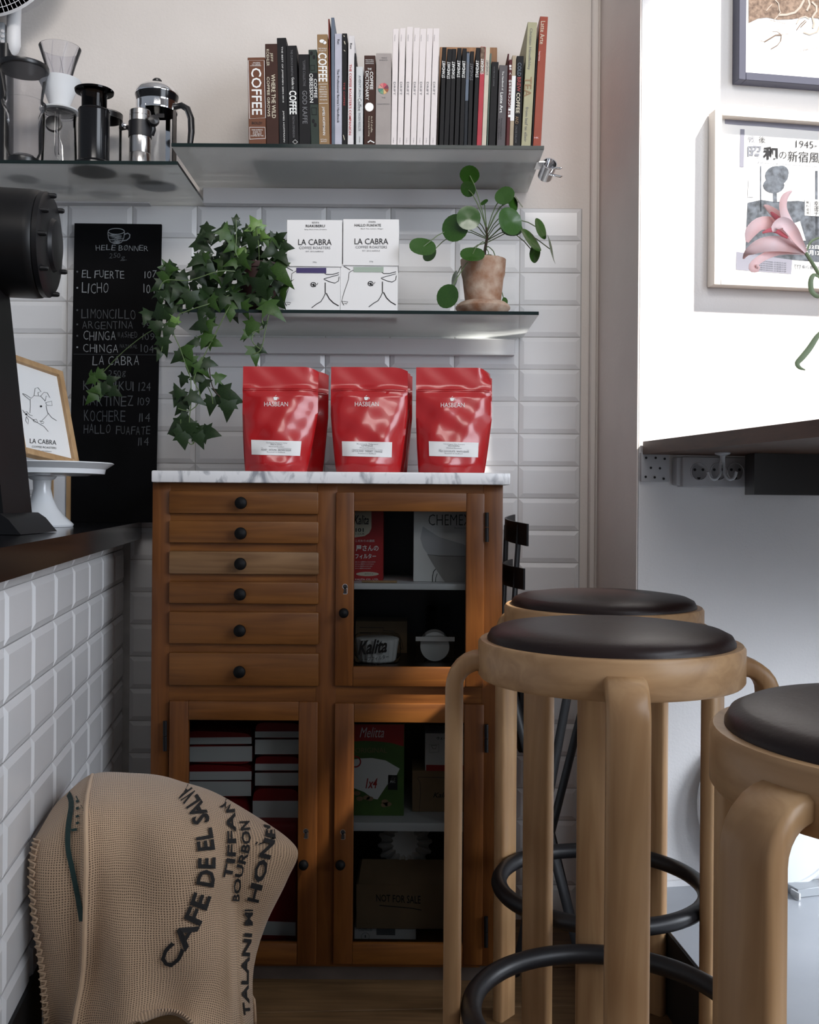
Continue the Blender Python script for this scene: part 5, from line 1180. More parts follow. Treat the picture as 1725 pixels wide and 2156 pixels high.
# bags lying in the lower left compartment
k3 = lambda x: 300 + x / 3.478; k3v = lambda y: 1440 + y / 3.478
def flat_bag(label, u0, u1, vlist, Y, zb, zt, tilt=0):
    x0, x1 = P(u0, 1600, Y).x, P(u1, 1600, Y).x
    t = thing('packed_pouch', label, 'pouch', ((x0 + x1) / 2, Y + .08, zb), 'red pouches lying in the cabinet')
    cxx, czz = (x0 + x1) / 2, (zb + zt) / 2; w, h = x1 - x0, zt - zb
    def fn(s, q):
        a = 2 * math.pi * s; ca, sa = math.cos(a), math.sin(a); e = .35
        xx = math.copysign(abs(ca) ** e, ca) * w / 2; z_ = math.copysign(abs(sa) ** .6, sa) * h / 2
        f_ = 1 - .06 * (1 - math.sin(math.pi * min(max(q, .0), 1)) ** .3)
        return Vector((cxx + xx * f_, Y + .16 * q, czz + z_ * f_ + tilt * xx))
    mb = MB(); mb.grid(fn, 36, 8)
    c0 = len(mb.v); 
    mb.f.append(tuple(range(36))); mb.f.append(tuple(8 * 37 + i for i in range(36)))
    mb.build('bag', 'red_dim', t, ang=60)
    pr = yplane(Y, .0009); mb = MB()
    for v0, v1 in vlist:
        ppoly(mb, [(u0 + 2, v1 - tilt * 40), (u1 - 2, v1 + 0), (u1 - 2, v0 + 0), (u0 + 2, v0 - tilt * 40)], pr)
    if vlist: mb.build('label', 'paper', t, solid=False)
    return t
YB_ = 2.19
zv = lambda v: P(510, v, YB_).z
floorz = ZFL
flat_bag('red pouch with white label on top of the left stack behind glass', 388, 532, [(1552, 1566)], YB_, zv(1568), zv(1540), -.03)
flat_bag('red pouch with grey-white label, second in the left stack', 388, 533, [(1571, 1603)], YB_, zv(1609), zv(1569), -.03)
flat_bag('red pouch with a white lower half, third in the left stack', 388, 532, [(1624, 1642)], YB_, zv(1643), zv(1611), -.02)
flat_bag('pouch with a broad white label, fourth in the left stack', 388, 531, [(1645, 1676)], YB_, zv(1679), zv(1645))
flat_bag('red pouch at the bottom of the left stack behind the sack', 388, 532, [(1720, 1790)], YB_, zv(1840), zv(1681))
flat_bag('red pouch lying under all others in the left stack', 388, 532, [(1880, 1940)], YB_, floorz + .0006, zv(1842))
flat_bag('red pouch with a narrow white label topping the right stack', 535, 634, [(1540, 1553)], YB_, zv(1555), zv(1520))
flat_bag('pouch with a pale label, second in the right stack', 535, 634, [(1557, 1588)], YB_, zv(1590), zv(1556))
flat_bag('red pouch with a pale strip, third in the right stack', 535, 634, [(1608, 1622)], YB_, zv(1624), zv(1591))
flat_bag('pouch with a pale label, fourth in the right stack', 535, 634, [(1627, 1654)], YB_, zv(1656), zv(1625))
flat_bag('red pouch with a big white label, fifth in the right stack', 530, 634, [(1686, 1722)], YB_, zv(1726), zv(1658))
Y = 2.155; b = pbox(520, 1732, 634, Y, .1, floorz)
t = thing('packed_pouch', 'dark red coffee pouch standing on the bottom of the left lower compartment', 'pouch', ((b[0] + b[1]) / 2, Y + .04, floorz), 'red pouches lying in the cabinet')
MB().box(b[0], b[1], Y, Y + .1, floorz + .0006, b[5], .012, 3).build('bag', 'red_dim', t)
wr(t, 'paper', lambda mb: ppoly(mb, [(k3(860), k3v(1838)), (k3(1122), k3v(1845)), (k3(1122), k3v(1745)), (k3(860), k3v(1735))], yplane(Y)), 'label')
wr(t, 'red_card', lambda mb: htext(mb, 'HASBEAN', k3(968), k3v(1438), k3(1090), k3v(1456), yplane(Y)))
# lower right compartment
k4 = lambda x: 680 + x / 3.477; k4v = lambda y: 1440 + y / 3.477
Y = 2.17; b = pbox(728, 1524, 852, Y, .08, ZS2)
t = thing('filter_box', 'green and red paper filter carton marked 1x4 in the lower cabinet', 'carton', ((b[0] + b[1]) / 2, Y + .03, ZS2))
MB().box(*b, .0006).build('carton', 'green_card', t); pr = yplane(Y); pq = yplane(Y, .0004)
wr(t, 'red_card', lambda mb: ppoly(mb, [(k4(166), k4v(296)), (k4(596), k4v(296)), (k4(592), k4v(458)), (k4(500), k4v(432)), (k4(400), k4v(420)), (k4(300), k4v(416)), (k4(166), k4v(424))], pq), 'red_top')
wr(t, 'paper', lambda mb: ppoly(mb, [(k4(x), k4v(y)) for x, y in [(168, 560), (280, 545), (360, 542), (460, 560), (563, 620), (530, 690), (470, 740), (400, 846), (370, 840), (300, 790), (168, 740)]], pq), 'printed_filter')
def f(mb): htext(mb, 'Melitta', k4(270), k4v(318), k4(448), k4v(392), pr, -.004, shear=.35)
wr(t, 'ink_white', f)
wr(t, 'kraft', lambda mb: htext(mb, 'ORIGINAL', k4(238), k4v(468), k4(470), k4v(504), pr, -.01))
wr(t, 'red_card', lambda mb: (htext(mb, '1x4', k4(312), k4v(690), k4(400), k4v(764), pr, .02, shear=.3), stroke(mb, [(k4(x), k4v(y)) for x, y in circ(238, 570, 38, 38)], 3.0, pr, True)), 'size_mark')
wr(t, 'ink', lambda mb: ppoly(mb, [(k4(478), k4v(666)), (k4(548), k4v(668)), (k4(546), k4v(776)), (k4(476), k4v(774))], pq), 'seal')
wr(t, 'ink_white', lambda mb: (htext(mb, 'FSC', k4(494), k4v(708), k4(530), k4v(724), pr), stroke(mb, [(k4(x), k4v(y)) for x, y in [(496, 690), (505, 702), (512, 675), (528, 690), (522, 702)]], .6, pr)), 'seal_mark')
wr(t, 'kraft', lambda mb: [ppoly(mb, [(k4(x), k4v(y)) for x, y in circ(a_, b_, 26, 17, 12)], pr) for a_, b_ in ((250, 800), (270, 840), (320, 832), (345, 840), (455, 862), (478, 880), (450, 886))], 'printed_beans')
Y = 2.20; b = pbox(869, 1623, 984, Y, .10, ZS2)
t = thing('kraft_box', 'kraft carton with a beaker line drawing in the lower cabinet', 'carton', ((b[0] + b[1]) / 2, Y + .03, ZS2))
MB().box(*b, .0006).build('carton', 'kraft', t); pr = yplane(Y); zk = b[5]
wr(t, 'ink', lambda mb: (stroke(mb, [(k4(x), k4v(y)) for x, y in [(1030, 690), (700, 682), (692, 692), (712, 720), (716, 800), (704, 950), (712, 968), (1030, 968)]], .7, pr), htext(mb, 'Kalita', k4(808), k4v(795), k4(935), k4v(832), pr, .005, shear=.35)), 'line_drawing')
b = pbox(896, 1544, 984, Y, .08, zk)
t = thing('server_box', 'white carton with a red lower band on top of the kraft carton', 'carton', ((b[0] + b[1]) / 2, Y + .03, zk))
MB().box(*b, .0006).build('carton', 'white_card', t)
wr(t, 'red_card', lambda mb: ppoly(mb, [(k4(756), k4v(636)), (k4(1050), k4v(640)), (k4(1050), k4v(596)), (k4(756), k4v(592))], yplane(Y, .0004)), 'red_band')
wr(t, 'ink', lambda mb: (htext(mb, 'ウェーブサーバー', k4(834), k4v(386), k4(1032), k4v(408), pr, .02), stroke(mb, [(k4(x), k4v(y)) for x, y in [(780, 442), (850, 442), (850, 500), (780, 502)]], .5, pr, True), stroke(mb, [(k4(x), k4v(y)) for x, y in [(795, 450), (805, 475), (825, 475), (835, 450), (795, 450)]], .7, pr)))
Y = 2.18; b = pbox(748, 1953, 878, Y, .12, ZFL); zh = b[5]
t = thing('kettle_box', 'flat white carton with a red brand mark at the cabinet bottom', 'carton', ((b[0] + b[1]) / 2, Y + .03, ZFL))
MB().box(*b, .0006).build('carton', 'white_card', t); pr = yplane(Y)
wr(t, 'red_card', lambda mb: htext(mb, 'HARIO', k4(424), k4v(1868), k4(502), k4v(1884), pr, .02), 'brand_lettering')
wr(t, 'ink_grey', lambda mb: (htext(mb, 'CHEMN-30', k4(262), k4v(1790), k4(360), k4v(1810), pr), stroke(mb, [(k4(x), k4v(y)) for x, y in circ(311, 1850, 30, 28)], .7, pr, True), htext(mb, '1', k4(307), k4v(1838), k4(315), k4v(1858), pr), ppoly(mb, [(k4(392), k4v(1838)), (k4(530), k4v(1840)), (k4(530), k4v(1794)), (k4(392), k4v(1792))], pr), htext(mb, 'ハリオ株式会社', k4(568), k4v(1870), k4(664), k4v(1886), pr)))
Y = 2.172
x0, x1, z0, z1 = rect(750, 1862, 940, 1952, Y)
t = thing('cardboard_box', 'brown cardboard box marked NOT FOR SALE in the lower right cabinet', 'box', ((x0 + x1) / 2, Y + .06, zh))
zc_ = zh + .0006
MB().box(x0, x1, Y, Y + .15, zc_, z1, .001).build('carton', 'kraft', t)
MB().prism([Vector((x0 + .004, Y + .001, z1 + .0004)), Vector((x1 - .002, Y + .001, z1 + .0004)), Vector((x1 - .004, Y + .05, z1 + .034)), Vector((x0 + .010, Y + .05, z1 + .034))], (0, .002, .001)).build('flap', 'kraft', t)
pr = yplane(Y)
wr(t, 'ink', lambda mb: (ptext(mb, 'NOT FOR SALE', ((k4(392), k4v(1592)), (k4(716), k4v(1610)), (k4(716), k4v(1552)), (k4(390), k4v(1540))), pr, .006), stroke(mb, [(k4(x), k4v(y)) for x, y in [(415, 1621), (520, 1630), (650, 1642), (722, 1656)]], 1.6, pr)))
# fluted filters standing above the cardboard box
Y = 2.26; c = P(853, 1790, Y)
t = thing('fluted_filters', 'white fluted paper filter bowl lying on the cardboard box', 'filters', (c.x, Y, z1))
c.z = z1 + .052 + .006
MB().lathe([(.028, .035), (.038, .022), (.050, .008), (.056, 0), (.0565, -.001), (.050, .006), (.037, .020), (.026, .033)], c, 64, (0, -.9, .35), wav=lambda i, n: .07 * (1 if i % 4 < 2 else -1)).build('outer_filter', 'paper', t)
MB().lathe([(.020, .030), (.030, .018), (.040, .004), (.0405, .003), (.029, .016), (.018, .028)], c, 64, (0, -.9, .35), wav=lambda i, n: .08 * (1 if i % 4 < 2 else -1)).build('inner_filter', 'paper', t)

# ------------------------------------------------------------------ bar stools
SR, SZ = .1765, .811
def stool_parts():
    t = thing('bar_stool', 'x', 'stool', (0, 0, 0), 'birch bar stools')
    MB().lathe([(.150, SZ - .050), (SR - .003, SZ - .050), (SR, SZ - .046), (SR, SZ - .004), (SR - .003, SZ), (SR - .012, SZ), (SR - .012, SZ - .008), (.150, SZ - .008), (.150, SZ - .050)], (0, 0, 0), 72).build('seat_ring', 'birch_r', t)
    MB().lathe([(0, SZ - .0075), (SR - .0125, SZ - .0075), (SR - .0122, SZ + .003), (SR - .0165, SZ + .011), (SR - .028, SZ + .0165), (SR - .06, SZ + .021), (.06, SZ + .0235), (0, SZ + .024)], (0, 0, 0), 72).build('seat_cushion', 'leather', t)
    w, th, rb = .0252, .0115, .036
    rc = .2085
    path = [(.152, SZ - .030), (rc - rb, SZ - .030)] + [(rc - rb + rb * math.sin(R(a)), SZ - .030 - rb + rb * math.cos(R(a))) for a in (15, 30, 45, 60, 75, 90)] + [(rc, .55), (rc, .30), (rc, .0005)]
    for k in range(4):
        a = math.pi / 2 * k; d = Vector((math.sin(a), -math.cos(a), 0)); tn = Vector((math.cos(a), math.sin(a), 0)); up = Vector((0, 0, 1))
        mb = MB(); ring = []
        c = .0045
        sec = [(-w, -th + c), (-w + c, -th), (w - c, -th), (w, -th + c), (w, th - c), (w - c, th), (-w + c, th), (-w, th - c)]
        vs, fs = [], []
        for i, (r, z) in enumerate(path):
            p = path[max(i - 1, 0)]; q = path[min(i + 1, len(path) - 1)]
            tx, tz = q[0] - p[0], q[1] - p[1]; l = math.hypot(tx, tz); nx, nz = -tz / l, tx / l
            for s, n in sec: vs.append(d * (r + nx * -n) + up * (z + nz * -n) + tn * s)
        m = len(sec)
        for i in range(len(path) - 1):
            for j in range(m): fs.append((i * m + j, i * m + (j + 1) % m, (i + 1) * m + (j + 1) % m, (i + 1) * m + j))
        fs += [tuple(range(m))[::-1], tuple((len(path) - 1) * m + j for j in range(m))]
        mb.add(vs, fs).build('leg', 'birch_v', t, ang=50)
    MB().tube([Vector((math.cos(a), math.sin(a), 0)) * .1825 + Vector((0, 0, .306)) for a in [2 * math.pi * i / 64 for i in range(64)]], .0142, 14, True).build('foot_ring', 'rubber_black', t)
    return t
st = stool_parts()
def place(o, x, y, deg, label):
    o.location = (x, y, 0); o.rotation_euler = (0, 0, R(deg)); o['label'] = label
sp0 = copy_tree(st); sp2 = copy_tree(st)
place(st, .2715, 1.379, -5.0, 'birch bar stool with dark leather seat in front of the cabinet, fully in view')
place(sp0, .350, 1.84, -40, 'birch bar stool standing behind the front stool, beside the cabinet')
place(sp2, .429, .829, -61, 'nearest birch bar stool, cut off by the right picture edge')

# ------------------------------------------------------------------ black folding chair beside the cabinet
chx = thing('folding_chair', 'black metal folding chair between the cabinet and the back stool', 'chair', (.27, 2.25, 0))
YN, YFr = 2.085, 2.345
def slat(v_top, v_bot, un, uf, nm='back_slat'):
    zt, zb = P(un, v_top, YN).z, P(un, v_bot, YN).z; dz = P(uf, v_top - 20, YFr).z - zt; xn = P(un, v_top, YN).x; xf = P(uf, v_top, YFr).x
    def fn(s, q):
        y = YN + (YFr - YN) * s; bow = -.032 * math.sin(math.pi * s)
        return Vector((xn + (xf - xn) * s + bow + .004, y, zb + (zt - zb) * q + dz * s))
    mb = MB(); mb.grid(fn, 14, 2)
    mb2 = MB(); mb2.grid(lambda s, q: fn(1 - s, q) + Vector((.004, 0, 0)), 14, 2)
    n = len(mb.v); mb.add(mb2.v, mb2.f)
    for i in range(14):
        mb.f.append((i, i + 1, n + 13 - i, n + 14 - i)); a = 2 * 15
        mb.f.append((a + i, a + i + 1, n + a + 13 - i, n + a + 14 - i))
    for j in range(2):
        a, b = j * 15, (j + 1) * 15
        mb.f.append((a, b, n + b + 14, n + a + 14)); mb.f.append((a + 14, b + 14, n + b, n + a))
    return mb.build(nm, 'black_metal', chx)
slat(1103, 1150, 1105.5, 1078); slat(1197, 1242, 1098, 1073)
for Yq, ua, ub in ((YN + .045, 1094, 1079), (YFr - .035, 1067, 1059)):
    a, b = P(ua, 1105, Yq), P(ub, 1330, Yq); b.z = P(ub, 1330, Yq).z
    MB().tube([a, b, Vector((b.x - .008, Yq, .42))], .0075, 8, flat=.55).build('upright', 'black_metal', chx)
for Yq, du in ((YN + .04, 0), (YFr - .03, 10)):
    p = P(1075 + du, 1440, Yq); q = P(1232 - du * 2, 2010 - du * 8, Yq); q.z = .012
    p2 = P(1198 + du * 4, 1440, Yq); q2 = P(1085 + du * 2, 1990 - du * 8, Yq); q2.z = .012
    MB().tube([p, q], .015, 8, flat=.35).build('leg', 'black_metal', chx); MB().tube([p2 + Vector((0, -.008, 0)), q2 + Vector((0, -.008, 0))], .015, 8, flat=.35).build('leg', 'black_metal', chx)
MB().box(.232, .246, YN + .05, YFr - .04, .47, .72, .003).build('folded_seat', 'black_metal', chx)
MB().tube([Vector((P(1232, 2010, YN).x - .002, YN + .04, .02)), Vector((P(1212, 1930, YFr).x, YFr - .03, .02))], .006, 8).build('foot_bar', 'black_metal', chx)

# ------------------------------------------------------------------ bar table under the window
TDv = Vector((-math.sin(R(11.5)), math.cos(R(11.5)), 0)); TNv = Vector((TDv.y, -TDv.x, 0))
te = P(1349, 945, 2.185); te.z = 0
ZT1, ZT0 = P(1347, 929, 2.185).z, P(1347, 956, 2.185).z
tb = thing('bar_table', 'dark wooden bar table running along the window', 'table', (te.x + .3, 1.6, ZT0))
def tp(s, w): return te - TDv * s + TNv * w
bev_ = .012
poly = [tp(.006, 0), tp(1.7, 0), tp(1.7, .60), tp(.16, .60), tp(-.02, .52), tp(-.03, .004)]
poly = [C0 + WN * .005 + WD * .008, C0 + WN * .013 + WD * .004, tp(1.7, 0), tp(1.7, .72), C0 + WN * .005 + WD * .79]
MB().prism([Vector((p.x, p.y, ZT0)) for p in poly], (0, 0, ZT1 - ZT0)).build('table_top', 'table_wood', tb)
q0 = P(1589, 1000, 2.10); q1 = P(1800, 1000, 2.14)
zA = P(1650, 1042, 2.10).z
MB().prism([Vector((q0.x, q0.y, zA)), Vector((q1.x, q1.y, zA)), Vector((q1.x, q1.y + .09, zA)), Vector((q0.x + .01, q0.y + .09, zA))], (0, 0, ZT0 - .0005 - zA)).build('apron', 'black_wood', tb)
# double hook under the table
hk = thing('coat_hook', 'small metal double hook screwed under the bar table', 'hook', P(1522, 955, 2.09))
p = P(1522, 952, 2.09); p.z = ZT0 - .0004
MB().lathe([(.016, 0), (.015, -.003), (.006, -.006), (.0045, -.012), (.0045, -.02)], p, 20).build('plate', 'galv', hk)
for sg in (-1, 1):
    MB().tube(crl([p + Vector((0, 0, -.01)), P(1521 + sg * 4, 980, 2.09), P(1521 + sg * 5, 998, 2.085), P(1521 + sg * 14, 1009, 2.082), P(1521 + sg * 25, 1006, 2.08), P(1521 + sg * 30, 993, 2.078)], 16), .0032, 8).build('prong', 'galv', hk)

# ------------------------------------------------------------------ bright wall: socket strip, junction box, pictures
def W_(u, v, t):                                   # point on the bright wall, t in front of it
    return plane(C0 + WN * t, WN, 0)(u, v)
def wbox(u0, v0, u1, v1, t0, t1, name, m, parent, bev=.001):
    a, b = W_(u0, (v0 + v1) / 2, t1), W_(u1, (v0 + v1) / 2, t1); zt, zb = W_((u0 + u1) / 2, v0, t1).z, W_((u0 + u1) / 2, v1, t1).z
    c = (a + b) / 2; c.z = (zt + zb) / 2; c -= WN * (t1 - t0) / 2
    return MB().obox(c, (WD, WN, Vector((0, 0, 1))), ((b - a).dot(WD) / 2, (t1 - t0) / 2, (zt - zb) / 2), bev, 2).build(name, m, parent)
so = thing('socket_strip', 'grey triple power socket strip on the wall under the bar table', 'socket', W_(1505, 1000, 0))
wbox(1438, 962, 1587, 1026, .0005, .034, 'housing', 'socket', so, .004); wbox(1425, 962, 1437, 1022, .0005, .026, 'end_block', 'socket', so, .003)
for u in (1472, 1513, 1549):
    c = W_(u, 993, .034)
    s_ = MB().lathe([(.0195, .0), (.0195, .0025), (.018, .003), (.0175, -.001), (0, -.001)], c, 28, WN).build('socket_ring', 'socket', so)
    mb = MB(); pr = plane(C0 + WN * .0335, WN, .002)
    for du in (-8.5, 8.5): ppoly(mb, circ(u + du, 989, 3), pr)
    ppoly(mb, circ(u, 1005, 3.8, 4.5, 10, 0, 180), pr); mb.build('pin_hole', 'ink', s_, solid=False)
jb = thing('junction_plate', 'pale wall plate with drilled holes beside the socket strip', 'plate', W_(1380, 985, 0))
wbox(1351, 953, 1410, 1014, .0005, .012, 'plate', 'socket', jb)
mb = MB(); pr = plane(C0 + WN * .012, WN, .0008)
for u, v in ((1361, 964), (1381, 964), (1400, 966), (1371, 985), (1390, 986), (1360, 1004), (1379, 1005), (1398, 1008)): ppoly(mb, circ(u, v, 2.6), pr)
mb.build('drilled_holes', 'ink', jb, solid=False)
# dark framed picture
def frame(label, name, uo, vo_t, vo_b, ui, vi_t, vi_b, u1, t, mF, mSide, mB, art):
    fr_ = thing(name, label, 'picture', W_(uo + 60, vo_b, 0))
    pl = lambda u, v: W_(u, v, t)
    A = pl(uo, vo_b); B = pl(u1, vo_b); zb = A.z; zt = pl(uo, vo_t).z; I = pl(ui, vi_b); zi = I.z; zit = pl(ui, vi_t).z
    s0 = (A - C0).dot(WD); s1 = (B - C0).dot(WD); si = (I - C0).dot(WD); fw_ = si - s0
    Zv = Vector((0, 0, 1))
    def bar_(a0, a1, z0, z1, m, nm):
        MB().obox(C0 + WD * ((a0 + a1) / 2) + WN * (t / 2 + .001) + Zv * ((z0 + z1) / 2), (WD, WN, Zv), ((a1 - a0) / 2, t / 2 - .0005, (z1 - z0) / 2), .0008).build(nm, m, fr_)
    bar_(s0, si, zb, zt, mF, 'frame_bar'); bar_(s1 - fw_, s1, zb, zt, mF, 'frame_bar'); bar_(si, s1 - fw_, zb, zi, mF, 'frame_bar'); bar_(si, s1 - fw_, zit, zt, mF, 'frame_bar')
    MB().obox(C0 + WD * ((si + s1 - fw_) / 2) + WN * (t * .35) + Zv * ((zi + zit) / 2), (WD, WN, Zv), ((s1 - fw_ - si) / 2, .002, (zit - zi) / 2)).build('mount', mB, fr_)
    return fr_, plane(C0 + WN * (t * .35 + .002), WN, .0006)
f1, p1_ = frame('dark framed driftwood print, cut off by the top right corner', 'framed_picture', 1555.7, -330, 167, 1571, -314, 152, 1975, .031, 'frame_blue', 'frame_brown', 'paper', None)
k8 = lambda x: 1520 + x / 8.415; k8v = lambda y: y / 8.415
mb = MB(); ppoly(mb, [(k8(478), -300), (1950, -300), (1950, k8v(480)), (k8(1725), k8v(330)), (k8(1500), k8v(300)), (k8(1250), k8v(340)), (k8(1000), k8v(350)), (k8(800), k8v(310)), (k8(640), k8v(330)), (k8(478), k8v(410))], p1_); mb.build('printed_undergrowth', 'sepia', f1, solid=False)
p1b = plane(C0 + WN * (.031 * .35 + .002), WN, .0012); mb = MB()
for w, pts in [(4.5, [(1460, 0), (1390, 130), (1300, 220), (1150, 260), (1000, 265)]), (4, [(1540, 0), (1560, 80), (1510, 190)]), (4, [(1600, 30), (1680, 110), (1680, 200), (1610, 300), (1640, 420), (1620, 500)]), (2, [(950, 0), (1010, 60), (1020, 160), (1040, 220), (990, 290), (930, 350)]), (1.6, [(890, 80), (840, 130), (790, 190)]), (2.5, [(1330, 420), (1380, 320), (1480, 290), (1560, 330)]), (3, [(1725, 290), (1760, 400), (1700, 560), (1560, 610), (1450, 570)])]:
    stroke(mb, [(k8(x), k8v(y)) for x, y in pts], w, p1b)
mb.build('printed_roots', 'sepia_pale', f1, solid=False); mb = MB()
for w, pts in [(2.4, [(1330, 530), (1400, 430), (1480, 360), (1500, 380), (1400, 480)]), (3, [(1060, 620), (960, 620), (860, 680), (760, 740)]), (2, [(1060, 620), (1050, 720), (990, 800), (870, 870)]), (1.5, [(1060, 620), (980, 560), (900, 560)]), (1.2, [(760, 740), (670, 720)]), (1, [(1040, 600), (990, 510)]), (1, [(760, 640), (640, 640)]), (.8, [(1260, 920), (1440, 900), (1560, 870), (1720, 850)]), (1, [(840, 360), (980, 380), (1130, 420)]), (1, [(1440, 880), (1530, 870)]), (1, [(1180, 600), (1060, 610)])]:
    stroke(mb, [(k8(x), k8v(y)) for x, y in pts], w * .8, p1b)
mb.build('printed_twigs', 'sepia_mid', f1, solid=False)
# pale framed exhibition poster
f2, p2_ = frame('pale framed Japanese exhibition poster behind the pink lily', 'framed_poster', 1503.5, 229, 599, 1518.5, 243, 586, 1930, .034, 'frame_pale', 'frame_pale', 'paper', None)
k7 = lambda x: 1440 + x / 4.9; k7v = lambda y: 180 + y / 4.9
p2b = plane(C0 + WN * (.034 * .35 + .002), WN, .0012)
def pp7(mb, pts, pr): ppoly(mb, [(k7(x), k7v(y)) for x, y in pts], pr)
mb = MB(); pp7(mb, [(425, 330), (1500, 400), (1500, 480), (1010, 440), (790, 420), (580, 410), (425, 395)], p2_); pp7(mb, [(585, 450), (628, 452), (620, 842), (578, 842)], p2_); mb.build('printed_bands', 'poster_lilac', f2, solid=False)
mb = MB(); pp7(mb, [(660, 1210), (800, 1180), (940, 1200), (1180, 1190), (1500, 1230), (1500, 1830), (700, 1760), (640, 1690), (645, 1500)], p2_); mb.build('printed_crowd', 'poster_grey', f2, solid=False)
mb = MB()
for cx_, cy_, r1, r2 in ((960, 930, 120, 100), (930, 1030, 110, 80), (1010, 900, 75, 75)): pp7(mb, circ(cx_, cy_, r1, r2, 16), plane(C0 + WN * (.034 * .35 + .002), WN, .0006 + .0001 * r1 / 100))
stroke(mb, [(k7(940), k7v(1080)), (k7(945), k7v(1210))], 8, p2_); stroke(mb, [(k7(795), k7v(830)), (k7(795), k7v(1300))], 2.5, p2_); stroke(mb, [(k7(1370), k7v(880)), (k7(1370), k7v(1550))], 5, p2_)
mb.build('printed_tree', 'poster_grey', f2, solid=False)
mb = MB(); pp7(mb, [(1250, 1170), (1305, 1172), (1305, 1345), (1248, 1342)], p2b); mb.build('printed_sign', 'paper', f2, solid=False); mb = MB(); pp7(mb, [(1310, 1172), (1420, 1180), (1420, 1350), (1308, 1346)], p2b); mb.build('printed_sign', 'paper', f2, solid=False); mb = MB(); pp7(mb, [(670, 960), (735, 950), (725, 1150), (660, 1150)], p2b); mb.build('printed_banner', 'paper', f2, solid=False); mb = MB(); pp7(mb, [(1140, 1420), (1200, 1400), (1260, 1600), (1150, 1600)], p2b); mb.build('printed_figure', 'paper', f2, solid=False)
mb = MB()
for s_, x0_, y0_, x1_, y1_, o_ in [('戦', 665, 515, 735, 585, 0), ('昭', 660, 620, 800, 745, .02)]: ptext(mb, s_, [(k7(x0_), k7v(y1_)), (k7(x1_), k7v(y1_ + 5)), (k7(x1_), k7v(y0_ + 5)), (k7(x0_), k7v(y0_))], p2b, o_)
ptext(mb, 'Exhibition Postwar Showa Shinjuku', [(k7(770), k7v(810)), (k7(1400), k7v(852)), (k7(1400), k7v(822)), (k7(770), k7v(780))], p2b)
mb.build('pale_lettering', 'poster_light', f2, solid=False, smooth=False)
mb = MB()
for s_, x0_, y0_, x1_, y1_, o_ in [('後', 775, 525, 845, 592, 0), ('1945-1973', 1158, 566, 1580, 640, -.004), ('和', 820, 628, 972, 762, .035), ('の', 985, 680, 1062, 752, 0), ('新宿風景', 1075, 672, 1510, 785, 0)]: ptext(mb, s_, [(k7(x0_), k7v(y1_)), (k7(x1_), k7v(y1_ + (x1_ - x0_) * .05)), (k7(x1_), k7v(y0_ + (x1_ - x0_) * .05)), (k7(x0_), k7v(y0_))], p2b, o_)
for i, c_ in enumerate('幸運子'): ptext(mb, c_, [(k7(1345), k7v(1240 + i * 50)), (k7(1395), k7v(1242 + i * 50)), (k7(1395), k7v(1192 + i * 50)), (k7(1345), k7v(1190 + i * 50))], plane(C0 + WN * (.034 * .35 + .002), WN, .0018))
for i, c_ in enumerate('無料道場'): ptext(mb, c_, [(k7(1265), k7v(1220 + i * 36)), (k7(1295), k7v(1222 + i * 36)), (k7(1295), k7v(1192 + i * 36)), (k7(1265), k7v(1190 + i * 36))], plane(C0 + WN * (.034 * .35 + .002), WN, .0018))
mb.build('dark_lettering', 'ink', f2, solid=False, smooth=False)
mb = MB(); ptext(mb, '4月2日', [(k7(1230), k7v(1680)), (k7(1396), k7v(1690)), (k7(1396), k7v(1650)), (k7(1230), k7v(1640))], p2b, .02); ptext(mb, '6月12日', [(k7(1265), k7v(1748)), (k7(1450), k7v(1758)), (k7(1450), k7v(1708)), (k7(1265), k7v(1698))], p2b, .02); mb.build('white_lettering', 'ink_white', f2, solid=False, smooth=False)
mb = MB(); pp7(mb, [(545, 1715), (1120, 1800), (1110, 1945), (540, 1900)], p2_); mb.build('printed_strip', 'poster_lilac', f2, solid=False)
mb = MB()
for i in range(5): ptext(mb, '新宿歴史博物館 企画展示室', [(k7(740), k7v(1812 + i * 22)), (k7(1060), k7v(1838 + i * 22)), (k7(1060), k7v(1826 + i * 22)), (k7(740), k7v(1800 + i * 22))], p2b)
ptext(mb, '新宿歴史博物館', [(k7(1225), k7v(1888)), (k7(1500), k7v(1905)), (k7(1500), k7v(1868)), (k7(1225), k7v(1850))], p2b, .01)
for i in range(3): stroke(mb, [(k7(1150 + i * 28), k7v(1850)), (k7(1155 + i * 22), k7v(1895))], 1.0, p2b)
stroke(mb, [(k7(1140), k7v(1850)), (k7(1210), k7v(1855))], 1.2, p2b)
mb.build('small_lettering', 'poster_grey', f2, solid=False, smooth=False)

